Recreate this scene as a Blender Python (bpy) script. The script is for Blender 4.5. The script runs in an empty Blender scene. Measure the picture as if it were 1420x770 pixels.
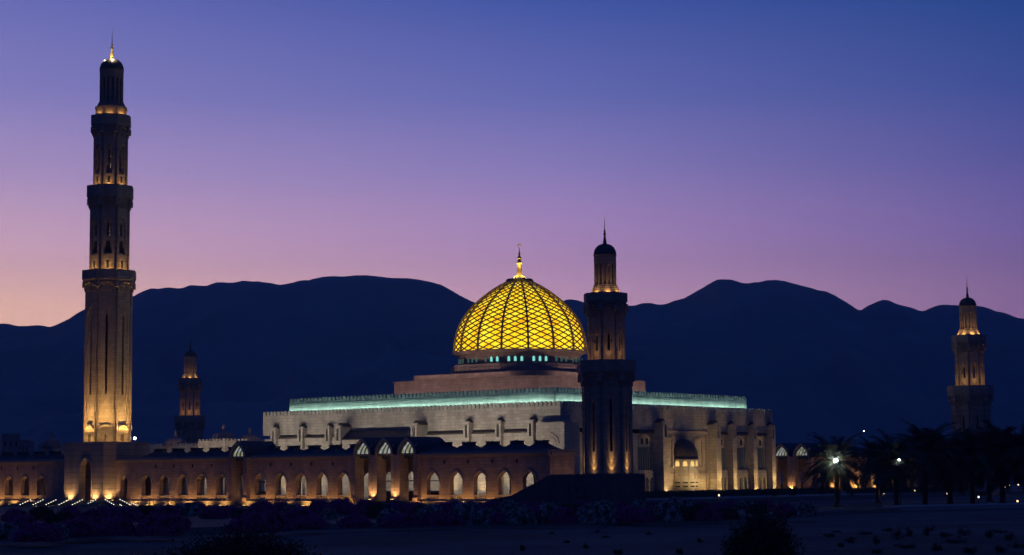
import bpy, math, random
from mathutils import Matrix, Vector
random.seed(7)
R = math.radians
PI = math.pi
sc = bpy.context.scene
COL = sc.collection

# ------------------------------------------------------------------ camera
CAMZ = 5.0
cd = bpy.data.cameras.new("camera")
cam = bpy.data.objects.new("camera", cd); COL.objects.link(cam)
cd.sensor_fit = 'HORIZONTAL'; cd.sensor_width = 36.0; cd.lens = 2726.13 / 1420 * 36.0
cd.clip_start = 0.5; cd.clip_end = 30000
pit, rol = R(5.782), R(0.499)
cam.matrix_world = (Matrix.Translation((0, 0, CAMZ)) @ Matrix.Rotation(pit, 4, 'X') @
                    Matrix.Rotation(PI / 2, 4, 'X') @ Matrix.Rotation(-rol, 4, 'Z'))
sc.camera = cam

# ------------------------------------------------------------------ world: dusk sky
wd = bpy.data.worlds.new("World"); sc.world = wd; wd.use_nodes = True
nt = wd.node_tree; N = nt.nodes; L = nt.links
for n in list(N): N.remove(n)
def SKY(p): return .92 * math.exp(1.5e-4 * min(6500, 715 / max(p, .05)))     # makes up for the haze between here and the sky
def srgb(r, g, b, k=1.0):
    f = lambda c: (c / 255 / 12.92) if c / 255 <= .04045 else ((c / 255 + .055) / 1.055) ** 2.4
    return (f(r) * k, f(g) * k, f(b) * k, 1)
out = N.new('ShaderNodeOutputWorld'); bg = N.new('ShaderNodeBackground')
L.new(bg.outputs[0], out.inputs[0]); bg.inputs[1].default_value = 1.0
tc = N.new('ShaderNodeTexCoord'); sx = N.new('ShaderNodeSeparateXYZ'); L.new(tc.outputs['Generated'], sx.inputs[0])
def ramp(stops, src):
    r = N.new('ShaderNodeValToRGB'); cr = r.color_ramp; cr.interpolation = 'EASE' if False else 'LINEAR'
    while len(cr.elements) > 1: cr.elements.remove(cr.elements[-1])
    for i, (p, c) in enumerate(stops):
        e = cr.elements[0] if i == 0 else cr.elements.new(p)
        e.position = p; e.color = c
    L.new(src, r.inputs[0]); return r.outputs[0]
def mrange(src, a, b, smooth=True):
    m = N.new('ShaderNodeMapRange'); m.interpolation_type = 'SMOOTHSTEP' if smooth else 'LINEAR'
    m.inputs[1].default_value = a; m.inputs[2].default_value = b
    L.new(src, m.inputs[0]); return m.outputs[0]
def mixc(f, a, b):
    m = N.new('ShaderNodeMix'); m.data_type = 'RGBA'
    L.new(f, m.inputs[0]); L.new(a, m.inputs[6]); L.new(b, m.inputs[7]); return m.outputs[2]
Z = sx.outputs['Z']
def sky(stops): return ramp([(p, srgb(*c, SKY(p))) for p, c in stops], Z)
ZEN = (6, 40, 104)
left = sky([(0.0, (238, 182, 150)), (.085, (229, 180, 160)), (.115, (200, 160, 178)), (.15, (170, 145, 187)), (.19, (134, 126, 187)), (.24, (104, 108, 180)), (.34, (50, 66, 130)), (.55, (12, 34, 92)), (1, ZEN)])
mid = sky([(0.0, (200, 148, 162)), (.09, (184, 143, 170)), (.12, (164, 131, 176)), (.155, (136, 122, 180)), (.19, (102, 106, 174)), (.24, (64, 85, 162)), (.34, (34, 54, 116)), (.55, (10, 30, 88)), (1, ZEN)])
right = sky([(0.0, (150, 102, 140)), (.09, (126, 97, 141)), (.12, (104, 88, 148)), (.155, (80, 80, 146)), (.19, (56, 74, 142)), (.24, (22, 64, 130)), (.34, (14, 42, 100)), (.55, (7, 28, 84)), (1, ZEN)])
back = ramp([(0.0, srgb(44, 38, 64)), (.12, srgb(39, 38, 68)), (.3, srgb(17, 38, 92)), (1, srgb(*ZEN))], Z)
X = sx.outputs['X']
c1 = mixc(mrange(X, -.27, .02, False), left, mid)
c2 = mixc(mrange(X, .02, .27, False), c1, right)
c3 = mixc(mrange(sx.outputs['Y'], .94, .62), c2, back)
# faint thin veil of unevenness so that the gradient is not perfectly clean
nz = N.new('ShaderNodeTexNoise'); nz.inputs['Scale'].default_value = 2.2; nz.inputs['Detail'].default_value = 3
mp = N.new('ShaderNodeMapping'); mp.inputs['Scale'].default_value = (1, 1, 6)
L.new(tc.outputs['Generated'], mp.inputs[0]); L.new(mp.outputs[0], nz.inputs[0])
hs = N.new('ShaderNodeHueSaturation'); hs.inputs['Saturation'].default_value = 1.0
mr = N.new('ShaderNodeMapRange'); mr.inputs[3].default_value = .96; mr.inputs[4].default_value = 1.04
L.new(nz.outputs[0], mr.inputs[0]); L.new(mr.outputs[0], hs.inputs['Value']); L.new(c3, hs.inputs['Color'])
L.new(hs.outputs[0], bg.inputs[0])

sc.view_settings.view_transform = 'Standard'; sc.view_settings.look = 'None'
sc.view_settings.exposure = 0.0; sc.view_settings.gamma = 1.0; sc.view_settings.use_curve_mapping = False
sc.render.engine = 'CYCLES'
cy = sc.cycles
cy.use_denoising = True; cy.max_bounces = 4; cy.diffuse_bounces = 2; cy.glossy_bounces = 2
cy.transmission_bounces = 2; cy.volume_bounces = 0; cy.transparent_max_bounces = 8
cy.use_light_tree = True; cy.use_adaptive_sampling = False; sc.render.filter_size = 1.05; cy.sample_clamp_indirect = 3.0
cy.caustics_reflective = False; cy.caustics_refractive = False

# ------------------------------------------------------------------ mosque grid
TH = R(38.426); NX, NY = 15.35, 322.0
cT, sT = math.cos(TH), math.sin(TH)
def W(a, b): return (NX - cT * a + sT * b, NY + sT * a + cT * b)
# a: metres along the north arcade (eastwards), b: metres southwards.  In a thing's own axes x = west, y = south.

# ------------------------------------------------------------------ materials
def newmat(name):
    m = bpy.data.materials.new(name); m.use_nodes = True
    t = m.node_tree; b = t.nodes['Principled BSDF']; return m, t, b
def plain(name, col, rough=.8, metal=0.0, var=.12, scale=1.5, bump=0.0):
    m, t, b = newmat(name)
    tc = t.nodes.new('ShaderNodeTexCoord'); n = t.nodes.new('ShaderNodeTexNoise')
    n.inputs['Scale'].default_value = scale; n.inputs['Detail'].default_value = 6
    t.links.new(tc.outputs['Object'], n.inputs[0])
    mx = t.nodes.new('ShaderNodeMix'); mx.data_type = 'RGBA'
    mx.inputs[6].default_value = tuple(c * (1 - var * 1.6) for c in col) + (1,)
    mx.inputs[7].default_value = tuple(min(1, c * (1 + var * 1.6)) for c in col) + (1,)
    t.links.new(n.outputs[0], mx.inputs[0]); t.links.new(mx.outputs[2], b.inputs['Base Color'])
    b.inputs['Roughness'].default_value = rough; b.inputs['Metallic'].default_value = metal
    if bump:
        bp = t.nodes.new('ShaderNodeBump'); bp.inputs['Strength'].default_value = bump
        t.links.new(n.outputs[0], bp.inputs['Height']); t.links.new(bp.outputs[0], b.inputs['Normal'])
    return m
def stone(name, col, row=.55, width=1.3, mortar=.035, contrast=.72, var=.14):
    """coursed ashlar: joints, block-to-block tone, weather streaks"""
    m, t, b = newmat(name); n = t.nodes; l = t.links
    tc = n.new('ShaderNodeTexCoord'); s = n.new('ShaderNodeSeparateXYZ'); l.new(tc.outputs['Object'], s.inputs[0])
    ad = n.new('ShaderNodeMath'); ad.operation = 'ADD'; l.new(s.outputs[0], ad.inputs[0]); l.new(s.outputs[1], ad.inputs[1])
    cb = n.new('ShaderNodeCombineXYZ'); l.new(ad.outputs[0], cb.inputs[0]); l.new(s.outputs[2], cb.inputs[1])
    br = n.new('ShaderNodeTexBrick'); l.new(cb.outputs[0], br.inputs[0])
    br.inputs['Scale'].default_value = 1.0; br.inputs['Mortar Size'].default_value = mortar
    br.inputs['Brick Width'].default_value = width; br.inputs['Row Height'].default_value = row
    br.inputs['Mortar Smooth'].default_value = .3; br.inputs['Bias'].default_value = 0
    br.inputs['Color1'].default_value = tuple(c * (1 - var) for c in col) + (1,)
    br.inputs['Color2'].default_value = tuple(c * (1 + var) for c in col) + (1,)
    br.inputs['Mortar'].default_value = tuple(c * contrast for c in col) + (1,)
    nz = n.new('ShaderNodeTexNoise'); nz.inputs['Scale'].default_value = .45; nz.inputs['Detail'].default_value = 8
    mp = n.new('ShaderNodeMapping'); mp.inputs['Scale'].default_value = (1.6, 1.6, .35)
    l.new(tc.outputs['Object'], mp.inputs[0]); l.new(mp.outputs[0], nz.inputs[0])
    rg = n.new('ShaderNodeMapRange'); rg.inputs[1].default_value = .3; rg.inputs[2].default_value = .7
    rg.inputs[3].default_value = .78; rg.inputs[4].default_value = 1.15; l.new(nz.outputs[0], rg.inputs[0])
    hv = n.new('ShaderNodeHueSaturation'); l.new(br.outputs[0], hv.inputs['Color']); l.new(rg.outputs[0], hv.inputs['Value'])
    l.new(hv.outputs[0], b.inputs['Base Color']); b.inputs['Roughness'].default_value = .85
    bp = n.new('ShaderNodeBump'); bp.inputs['Strength'].default_value = .5; bp.inputs['Distance'].default_value = .05
    l.new(br.outputs['Fac'], bp.inputs['Height']); bp.invert = True; l.new(bp.outputs[0], b.inputs['Normal'])
    return m
def emit(name, col, strength):
    m, t, b = newmat(name)
    b.inputs['Base Color'].default_value = (.02, .02, .02, 1)
    b.inputs['Emission Color'].default_value = tuple(col) + (1,); b.inputs['Emission Strength'].default_value = strength
    return m
def foliage(name, c1, c2, c3=None, thr=.55, scale=2.0):
    m, t, b = newmat(name); n = t.nodes; l = t.links
    tc = n.new('ShaderNodeTexCoord'); nz = n.new('ShaderNodeTexNoise'); nz.inputs['Scale'].default_value = scale; nz.inputs['Detail'].default_value = 3
    l.new(tc.outputs['Object'], nz.inputs[0])
    cr = n.new('ShaderNodeValToRGB'); e = cr.color_ramp.elements
    e[0].position = .35; e[0].color = c1 + (1,); e[1].position = thr; e[1].color = c2 + (1,)
    if c3: k = e.new(min(.98, thr + .08)); k.color = c3 + (1,)
    l.new(nz.outputs[0], cr.inputs[0]); l.new(cr.outputs[0], b.inputs['Base Color'])
    b.inputs['Roughness'].default_value = .75; return m

M = dict(
    stone=stone('pink_sandstone', (.44, .315, .268)),
    hall=stone('cream_stone', (.50, .445, .37), .6, 1.5),
    banded=stone('banded_stone', (.43, .34, .28), 1.1, 40.0, .06, .55, .05),
    trim=plain('stone_trim', (.46, .37, .30), .85, 0, .08, 2),
    mina=stone('minaret_stone', (.43, .345, .275), .6, 1.2),
    rose=stone('rose_stone', (.42, .29, .25), .6, 1.4),
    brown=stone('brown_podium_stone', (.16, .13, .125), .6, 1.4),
    roof=plain('slate_roof', (.06, .06, .075), .7, 0, .2, 1.2, .2),
    dark=plain('painted_opening_shade', (.02, .019, .018), .9),  # near-black colour standing in for the shade inside vents, grilles and windows
    wood=plain('dark_timber', (.07, .045, .03), .6, 0, .25, 3),
    slat=plain('grey_lattice_screen', (.16, .19, .22), .6, 0, .12, 3),
    lead=plain('leaded_dome', (.13, .105, .085), .55, .2, .25, 1.2),
    rib=plain('dome_lattice', (.30, .22, .13), .6, .3, .15, .8),
    gold=plain('gilded_metal', (.75, .50, .14), .42, .35, .1, 2),
    metal=plain('painted_metal', (.06, .06, .065), .5, .6, .1, 4),
    paving=plain('plaza_paving', (.26, .23, .2), .8, 0, .12, .6),
)

# ------------------------------------------------------------------ mesh builder
class MB:
    def __init__(s): s.v = []; s.f = []; s.T = Matrix.Identity(4)
    def add(s, vs, fs):
        o = len(s.v); s.v += [tuple(s.T @ Vector(p)) for p in vs]; s.f += [tuple(i + o for i in f) for f in fs]
    def box(s, x0, x1, y0, y1, z0, z1):
        s.add([(x0, y0, z0), (x1, y0, z0), (x1, y1, z0), (x0, y1, z0), (x0, y0, z1), (x1, y0, z1), (x1, y1, z1), (x0, y1, z1)],
              [(0, 3, 2, 1), (4, 5, 6, 7), (0, 1, 5, 4), (1, 2, 6, 5), (2, 3, 7, 6), (3, 0, 4, 7)])
    def prism(s, p0, z0, z1, p1=None):
        p1 = p1 or p0; n = len(p0)
        s.add([(x, y, z0) for x, y in p0] + [(x, y, z1) for x, y in p1],
              [tuple(range(n - 1, -1, -1)), tuple(range(n, 2 * n))] + [(i, (i + 1) % n, n + (i + 1) % n, n + i) for i in range(n)])
    def extr_y(s, p, y0, y1):
        n = len(p)
        s.add([(x, y0, z) for x, z in p] + [(x, y1, z) for x, z in p],
              [tuple(range(n)), tuple(range(2 * n - 1, n - 1, -1))] + [(i, n + i, n + (i + 1) % n, (i + 1) % n) for i in range(n)])
    def lathe(s, prof, n=32, ph=0.0, wob=None, a0=0.0, a1=2 * PI):
        full = abs(a1 - a0 - 2 * PI) < 1e-6; m = n if full else n + 1
        vs = []; fs = []
        for r, z in prof:
            for i in range(m):
                t = a0 + (a1 - a0) * i / n + ph; rr = r * (wob(t) if wob else 1)
                vs.append((rr * math.cos(t), rr * math.sin(t), z))
        for k in range(len(prof) - 1):
            for i in range(n):
                j = (i + 1) % m
                fs.append((k * m + i, k * m + j, (k + 1) * m + j, (k + 1) * m + i))
        if prof[0][0] > 1e-3 and full: fs.append(tuple(range(m - 1, -1, -1)))
        if prof[-1][0] > 1e-3 and full: fs.append(tuple((len(prof) - 1) * m + i for i in range(m)))
        s.add(vs, fs)
    def tube(s, pts, r, n=6):
        rings = []
        for i, p in enumerate(pts):
            p = Vector(p); d = (Vector(pts[min(i + 1, len(pts) - 1)]) - Vector(pts[max(i - 1, 0)])).normalized()
            u = d.cross(Vector((0, 0, 1)));
            if u.length < 1e-3: u = Vector((1, 0, 0))
            u.normalize(); w = d.cross(u); rr = r[i] if isinstance(r, (list, tuple)) else r
            rings.append([tuple(p + u * rr * math.cos(2 * PI * k / n) + w * rr * math.sin(2 * PI * k / n)) for k in range(n)])
        vs = [q for g in rings for q in g]
        fs = [(i * n + k, i * n + (k + 1) % n, (i + 1) * n + (k + 1) % n, (i + 1) * n + k) for i in range(len(pts) - 1) for k in range(n)]
        fs += [tuple(range(n - 1, -1, -1)), tuple((len(pts) - 1) * n + k for k in range(n))]
        s.add(vs, fs)
    def wall(s, x0, x1, z0, z1, y0, y1, ops):
        """wall slab along x between y0 (front) and y1 (back) with pointed openings (xc, half width, sill, spring, apex)"""
        q = []
        def quad(x0, z0, x1, z1, x2, z2, x3, z3):
            for y, fl in ((y0, 0), (y1, 1)):
                p = [(x0, y, z0), (x1, y, z1), (x2, y, z2), (x3, y, z3)]
                s.add(p, [(3, 2, 1, 0)] if fl else [(0, 1, 2, 3)])
        cx = x0
        for xc, hw, zs, zp, za in sorted(ops):
            l, r = xc - hw, xc + hw
            if l - cx > 1e-4: quad(cx, z0, l, z0, l, z1, cx, z1)
            if zs - z0 > 1e-4: quad(l, z0, r, z0, r, zs, l, zs)
            A = arch(xc, hw, zp, za)
            for i in range(len(A) - 1):
                (ax, az), (bx, bz) = A[i], A[i + 1]
                quad(ax, az, bx, bz, bx, z1, ax, z1)
                s.add([(ax, y0, az), (bx, y0, bz), (bx, y1, bz), (ax, y1, az)], [(3, 2, 1, 0)])
            s.add([(l, y0, zs), (l, y1, zs), (l, y1, zp), (l, y0, zp)], [(0, 1, 2, 3)])
            s.add([(r, y0, zs), (r, y1, zs), (r, y1, zp), (r, y0, zp)], [(3, 2, 1, 0)])
            s.add([(l, y0, zs), (r, y0, zs), (r, y1, zs), (l, y1, zs)], [(0, 1, 2, 3)])
            cx = r
        if x1 - cx > 1e-4: quad(cx, z0, x1, z0, x1, z1, cx, z1)
        s.add([(x0, y0, z1), (x1, y0, z1), (x1, y1, z1), (x0, y1, z1)], [(0, 1, 2, 3)])
        s.add([(x0, y0, z0), (x0, y0, z1), (x0, y1, z1), (x0, y1, z0)], [(0, 1, 2, 3)])
        s.add([(x1, y0, z0), (x1, y0, z1), (x1, y1, z1), (x1, y1, z0)], [(3, 2, 1, 0)])
    def hood(s, xc, hw, zp, za, w, y0, y1, leg=0.0):
        """arch moulding: band of width w round a pointed arch"""
        A = arch(xc, hw, zp, za); B = arch(xc, hw + w, zp, za + w * 1.3)
        if leg: A = [(xc - hw, zp - leg)] + A + [(xc + hw, zp - leg)]; B = [(xc - hw - w, zp - leg)] + B + [(xc + hw + w, zp - leg)]
        for i in range(len(A) - 1):
            p = [A[i], A[i + 1], B[i + 1], B[i]]
            s.extr_y(p, y0, y1)
    def build(s, name, mat, parent=None, smooth=False, label=None):
        me = bpy.data.meshes.new(name); me.from_pydata(s.v, [], s.f); me.validate(); me.update()
        if smooth:
            for p in me.polygons: p.use_smooth = True
        o = bpy.data.objects.new(name, me); COL.objects.link(o)
        if mat is not None: me.materials.append(M[mat] if isinstance(mat, str) else mat)
        if parent is not None: o.parent = parent
        if label: o['label'] = label
        return o
def arch(xc, hw, zp, za, n=9):
    h = []
    for i in range(n + 1):
        t = i / n; h.append((hw * (1 - t ** 2.5), zp + (za - zp) * t))
    return [(xc - x, z) for x, z in h] + [(xc + x, z) for x, z in h[::-1][1:]]
def tag(o, label, cat, group=None, kind=None):
    o['label'] = label; o['category'] = cat
    if group: o['group'] = group
    if kind: o['kind'] = kind
    return o
def thing(name, label, cat, x, y, z=0, rz=0, group=None):
    o = bpy.data.objects.new(name, None); COL.objects.link(o); o.location = (x, y, z); o.rotation_euler = (0, 0, rz)
    o.empty_display_size = .5
    return tag(o, label, cat, group)
def thing_ab(name, label, cat, a, b, z=0, group=None, turn=0.0):
    x, y = W(a, b); return thing(name, label, cat, x, y, z, -TH + turn, group)
def copy_tree(o, parent=None):
    c = o.copy(); COL.objects.link(c)
    if parent: c.parent = parent
    for ch in list(o.children): copy_tree(ch, c)
    return c
def rot(k, n=8, off=0.0): return Matrix.Rotation(off + 2 * PI * k / n, 4, 'Z')
def ngon(ap, n=8, ph=None):
    r = ap / math.cos(PI / n); ph = PI / n if ph is None else ph
    return [(r * math.cos(ph + 2 * PI * i / n), r * math.sin(ph + 2 * PI * i / n)) for i in range(n)]

# ------------------------------------------------------------------ ground, mountains, haze
def grid_mesh(name, xs, ys, fz, mat, kind='structure', label=None, cat=None):
    vs = [(x, y, fz(x, y)) for y in ys for x in xs]; n = len(xs)
    fs = [(j * n + i, j * n + i + 1, (j + 1) * n + i + 1, (j + 1) * n + i) for j in range(len(ys) - 1) for i in range(n - 1)]
    b = MB(); b.v = vs; b.f = fs; o = b.build(name, mat, None, True); o['kind'] = kind
    return tag(o, label, cat, None, kind)

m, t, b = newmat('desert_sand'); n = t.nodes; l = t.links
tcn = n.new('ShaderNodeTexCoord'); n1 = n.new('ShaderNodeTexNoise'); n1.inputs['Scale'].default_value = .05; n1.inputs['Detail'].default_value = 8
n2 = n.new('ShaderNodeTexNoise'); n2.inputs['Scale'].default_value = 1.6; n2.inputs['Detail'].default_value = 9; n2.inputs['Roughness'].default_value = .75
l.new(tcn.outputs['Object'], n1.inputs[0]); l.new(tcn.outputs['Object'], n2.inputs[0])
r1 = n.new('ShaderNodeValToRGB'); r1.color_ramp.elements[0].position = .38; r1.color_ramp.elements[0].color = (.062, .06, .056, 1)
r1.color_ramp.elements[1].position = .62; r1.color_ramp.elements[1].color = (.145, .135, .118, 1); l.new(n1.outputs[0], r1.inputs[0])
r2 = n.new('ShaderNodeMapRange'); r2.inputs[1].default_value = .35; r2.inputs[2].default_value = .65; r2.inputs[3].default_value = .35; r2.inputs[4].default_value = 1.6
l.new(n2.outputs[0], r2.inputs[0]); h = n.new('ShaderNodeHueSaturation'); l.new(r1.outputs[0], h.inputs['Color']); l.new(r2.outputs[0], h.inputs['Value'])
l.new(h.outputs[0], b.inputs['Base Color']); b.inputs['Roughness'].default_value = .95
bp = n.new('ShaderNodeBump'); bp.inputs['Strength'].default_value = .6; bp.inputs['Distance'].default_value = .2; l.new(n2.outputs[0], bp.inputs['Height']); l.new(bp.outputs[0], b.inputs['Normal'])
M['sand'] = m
from mathutils import noise as mn
def fine(a, b, s):
    out = []; x = a
    while x < b: out.append(x); x += s
    out.append(b); return out
gx = [-9000, -4000, -1500, -600] + fine(-260, 260, 6) + [600, 1500, 4000, 9000]
gy = [-300, -60, 0] + fine(30, 300, 4) + [340, 400, 500, 700, 1200, 2500, 5000, 9500]
def gz(x, y):
    if abs(x) > 260 or y > 300 or y < 30: return 0.0
    fade = min(1, (300 - y) / 60) * min(1, (260 - abs(x)) / 40)
    return -.06 + fade * (.20 * mn.noise((x * .03, y * .03, 0)) + .07 * mn.noise((x * .14, y * .14, 3)))
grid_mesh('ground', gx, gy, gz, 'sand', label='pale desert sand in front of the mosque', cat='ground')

# planting bed, set on the sand: a raised sheet between the sand and the arcade
bed_front = [(-150, 152), (-80, 156), (-43, 168), (-32, 185), (-17, 198), (0, 201), (21, 208), (34, 236), (50, 258)]
bed_back = [W(-2.0, 6), W(-2.0, -3.2), W(200, -3.2)]
b = MB()
nb = len(bed_front); back_pts = [W(200 - 202 * i / (nb - 1), -3.2) for i in range(nb)]
for i in range(nb - 1):
    q = [bed_front[i], bed_front[i + 1], back_pts[i + 1], back_pts[i]]
    b.add([(q[0][0], q[0][1], .42), (q[1][0], q[1][1], .42), (q[2][0], q[2][1], .0), (q[3][0], q[3][1], .0)], [(0, 1, 2, 3)])
    b.add([(q[0][0], q[0][1], -.3), (q[1][0], q[1][1], -.3), (q[1][0], q[1][1], .42), (q[0][0], q[0][1], .42)], [(0, 1, 2, 3)])
m = foliage('bed_soil', (.035, .030, .024), (.075, .06, .045), None, .7, .6); M['soil'] = m
o = b.build('planting_bed', 'soil'); tag(o, 'dark planting bed of soil and ground cover before the arcade', 'flower bed', None, 'structure')
b = MB()
for i in range(len(bed_front) - 1):
    (x0, y0), (x1, y1) = bed_front[i], bed_front[i + 1]
    d = Vector((x1 - x0, y1 - y0)).normalized(); q = Vector((d.y, -d.x)) * .35
    b.prism([(x0, y0), (x0 + q.x, y0 + q.y), (x1 + q.x, y1 + q.y), (x1, y1)], -.3, .5)
o = b.build('kerb', 'paving'); tag(o, 'low pale kerb along the front of the planting bed', 'kerb', None, 'structure')
# mosque platform
b = MB()
p = [W(-2, -3.2), W(-2, 160), W(215, 160), W(215, -3.2)]
b.prism([tuple(q) for q in p], -.3, .9)
o = b.build('plaza', 'paving'); tag(o, 'raised stone platform the mosque stands on', 'plaza', None, 'structure')
b = MB()
b.prism([(52, 268), (150, 322), (150, 334), (52, 279)], -.2, .5)
o = b.build('path', plain('path_paving', (.42, .40, .38), .85, 0, .1, .4)); tag(o, 'pale path crossing in front of the palms', 'path', None, 'structure')

F = 2726.13
def pix(u, v, Y):
    """image point (1420 wide) at depth Y -> world"""
    x = (u - 710) / F; y = (385 - v) / F
    x, y = x * math.cos(-rol) - y * math.sin(-rol), x * math.sin(-rol) + y * math.cos(-rol)
    cp, sp = math.cos(pit), math.sin(pit)
    d = Vector((x, cp - y * sp, sp + y * cp)); k = Y / d.y
    return Vector((d.x * k, Y, d.z * k + CAMZ))
def ground_at(u, v, z=0.0):
    p = pix(u, v, 100.0); k = (z - CAMZ) / (p.z - CAMZ); return (p.x * k, 100.0 * k)

ridge_px = [(-500, 520.0), (-300, 505.0), (-100, 488.0), (0, 472.0), (39, 462.0), (55, 457.0), (64, 454.0), (72.7, 452.6), (79.4, 450.0), (94.6, 443.0), (108, 434.5), (116.6, 429.0), (135, 424.0), (160, 417.0), (184.2, 411.4), (196.9, 404.3), (210.4, 400.1), (220.6, 400.6), (232.4, 398.7), (249.3, 400.1), (254.4, 399.4), (262.8, 395.4), (271.3, 396.2), (286.5, 396.4), (296.6, 392.3), (305.1, 391.6), (320.3, 392.3), (328.7, 391.0), (337.2, 389.1), (349, 390.4), (357.5, 390.3), (365.9, 392.0), (377.7, 392.6), (386.2, 395.4), (399.7, 393.5), (409.8, 390.6), (411, 390.1), (420.1, 388.7), (426.6, 389.0), (436.6, 386.3), (449.5, 383.4), (462.3, 383.4), (478.8, 383.6), (491.6, 382.1), (505.3, 381.5), (520.9, 383.0), (541, 385.6), (561.2, 385.9), (579.5, 387.4), (590.5, 389.6), (610.6, 394.4), (628.9, 404.8), (654.6, 418.4), (680, 428.0), (720, 434.0), (760, 428.0), (786.8, 415.0), (798.6, 416.0), (810.4, 419.5), (847.6, 423.7), (869.6, 424.1), (879.7, 424.4), (884.8, 422.7), (889.9, 420.2), (903.4, 419.9), (911.8, 423.1), (923.7, 421.7), (932.1, 418.5), (947.3, 414.3), (962.5, 406.0), (979.4, 396.2), (994.6, 387.2), (1011.5, 387.7), (1013.8, 387.9), (1030.7, 393.0), (1037.5, 393.3), (1045.1, 391.5), (1054.4, 391.1), (1066.2, 388.1), (1069.6, 388.9), (1076.3, 388.1), (1089.9, 390.3), (1110.1, 396.0), (1128.7, 400.4), (1132.1, 402.3), (1143.9, 403.8), (1155.8, 408.5), (1174.4, 420.0), (1192.1, 431.3), (1203.1, 424.4), (1216.6, 418.3), (1210.4, 420.5), (1224.8, 415.6), (1232.4, 417.0), (1242.5, 421.2), (1264.5, 427.0), (1274.6, 431.5), (1281.4, 431.5), (1289.9, 427.5), (1305.1, 422.2), (1320.3, 423.2), (1355.8, 424.1), (1369.3, 427.0), (1381.1, 432.0), (1392.9, 433.7), (1406.5, 439.5), (1420, 442.5), (1480, 452.0), (1600, 466.0), (1900, 500.0)]
RY = 4600.0
rid = [(pix(u, v, RY).x, pix(u, v, RY).z) for u, v in ridge_px]
def rz_at(x):
    if x <= rid[0][0]: return rid[0][1]
    for (x0, z0), (x1, z1) in zip(rid, rid[1:]):
        if x <= x1:
            k = (x - x0) / (x1 - x0); return z0 + (z1 - z0) * k
    return rid[-1][1]
def rsm(x): return (rz_at(x - 5) + 2 * rz_at(x) + rz_at(x + 5)) / 4
xs = fine(rid[0][0], -1300, 40)[:-1] + fine(-1300, 1300, 5.5)[:-1] + fine(1300, rid[-1][0], 40); ys = fine(2400, RY, 50) + [RY + 60, RY + 200, RY + 500, RY + 1000, RY + 1800]
def mz(x, y):
    H = rsm(x); k = (y - 2400) / (RY - 2400)
    if k > 1: return max(0, H * (1 - (k - 1) * 1.1)) 
    spur = mn.fractal((x * .0016, y * .0007, 5), 1.0, 2.1, 6)
    gul = 1 - abs(mn.noise((x * .006 + .35 * spur, y * .0022, 1)))
    f = max(0.0, k) ** 1.5
    z = H * f + (1 - k) * k * 4 * (60 * spur + 110 * (gul - .7) + 14 * mn.noise((x * .02, y * .012, 9)))
    z += k ** 6 * (1.1 * mn.noise((x * .03, 0, 2)) + .9 * mn.noise((x * .11, 1, 2)))
    return max(-1, min(z, H * (.12 + .88 * k) + 1.1 * mn.noise((x * .03, 0, 2)) + .9 * mn.noise((x * .11, 1, 2))))
M['rock'] = plain('bare_mountain_rock', (.27, .24, .22), .95, 0, .35, .006, .3)
grid_mesh('mountains', xs, ys, mz, 'rock', label='dark navy mountain range behind the mosque', cat='mountains')
FY = 5600.0
fpx = [(-420, 470), (-250, 455), (-120, 446), (-40, 452), (0, 449.4), (7.6, 448.4), (15, 450), (24.5, 452.5), (40.6, 452), (49, 451), (59, 451.5), (68.4, 453.7), (110, 462), (160, 475), (230, 505), (300, 560)]
frd = [(pix(u, v, FY).x, pix(u, v, FY).z) for u, v in fpx]
def fz_at(x):
    for (x0, z0), (x1, z1) in zip(frd, frd[1:]):
        if x <= x1: return z0 + (z1 - z0) * max(0, (x - x0) / (x1 - x0))
    return frd[-1][1]
def fmz(x, y):
    k = (y - 5000) / (FY - 5000); H = (fz_at(x - 8) + fz_at(x) + fz_at(x + 8)) / 3 + 1.2 * mn.noise((x * .03, 0, 0))
    return max(-1, H * (max(0, k) ** 1.2 if k < 1 else max(0, 1 - (k - 1) * 1.5)))
grid_mesh('far_hill', fine(frd[0][0], frd[-1][0], 9), fine(5000, FY, 60) + [FY + 150, FY + 400, FY + 800], fmz, 'rock', label='low hill far behind the left end of the range', cat='hill')

hz = MB(); hz.box(-3300, 3300, -40, 6500, -1.6, 720)
o = hz.build('haze', None); hm = bpy.data.materials.new('dusk_haze'); hm.use_nodes = True
ht = hm.node_tree; ht.nodes.remove(ht.nodes['Principled BSDF'])
pv = ht.nodes.new('ShaderNodeVolumePrincipled'); ht.links.new(pv.outputs[0], ht.nodes['Material Output'].inputs['Volume'])
pv.inputs['Color'].default_value = (.34, .66, 1.0, 1); pv.inputs['Anisotropy'].default_value = .3; pv.inputs['Density'].default_value = 1.5e-4
o.data.materials.append(hm); tag(o, 'thin blue dusk haze over the plain', 'haze', None, 'stuff')
hm.cycles.homogeneous_volume = True if hasattr(hm, 'cycles') and hasattr(hm.cycles, 'homogeneous_volume') else False

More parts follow.
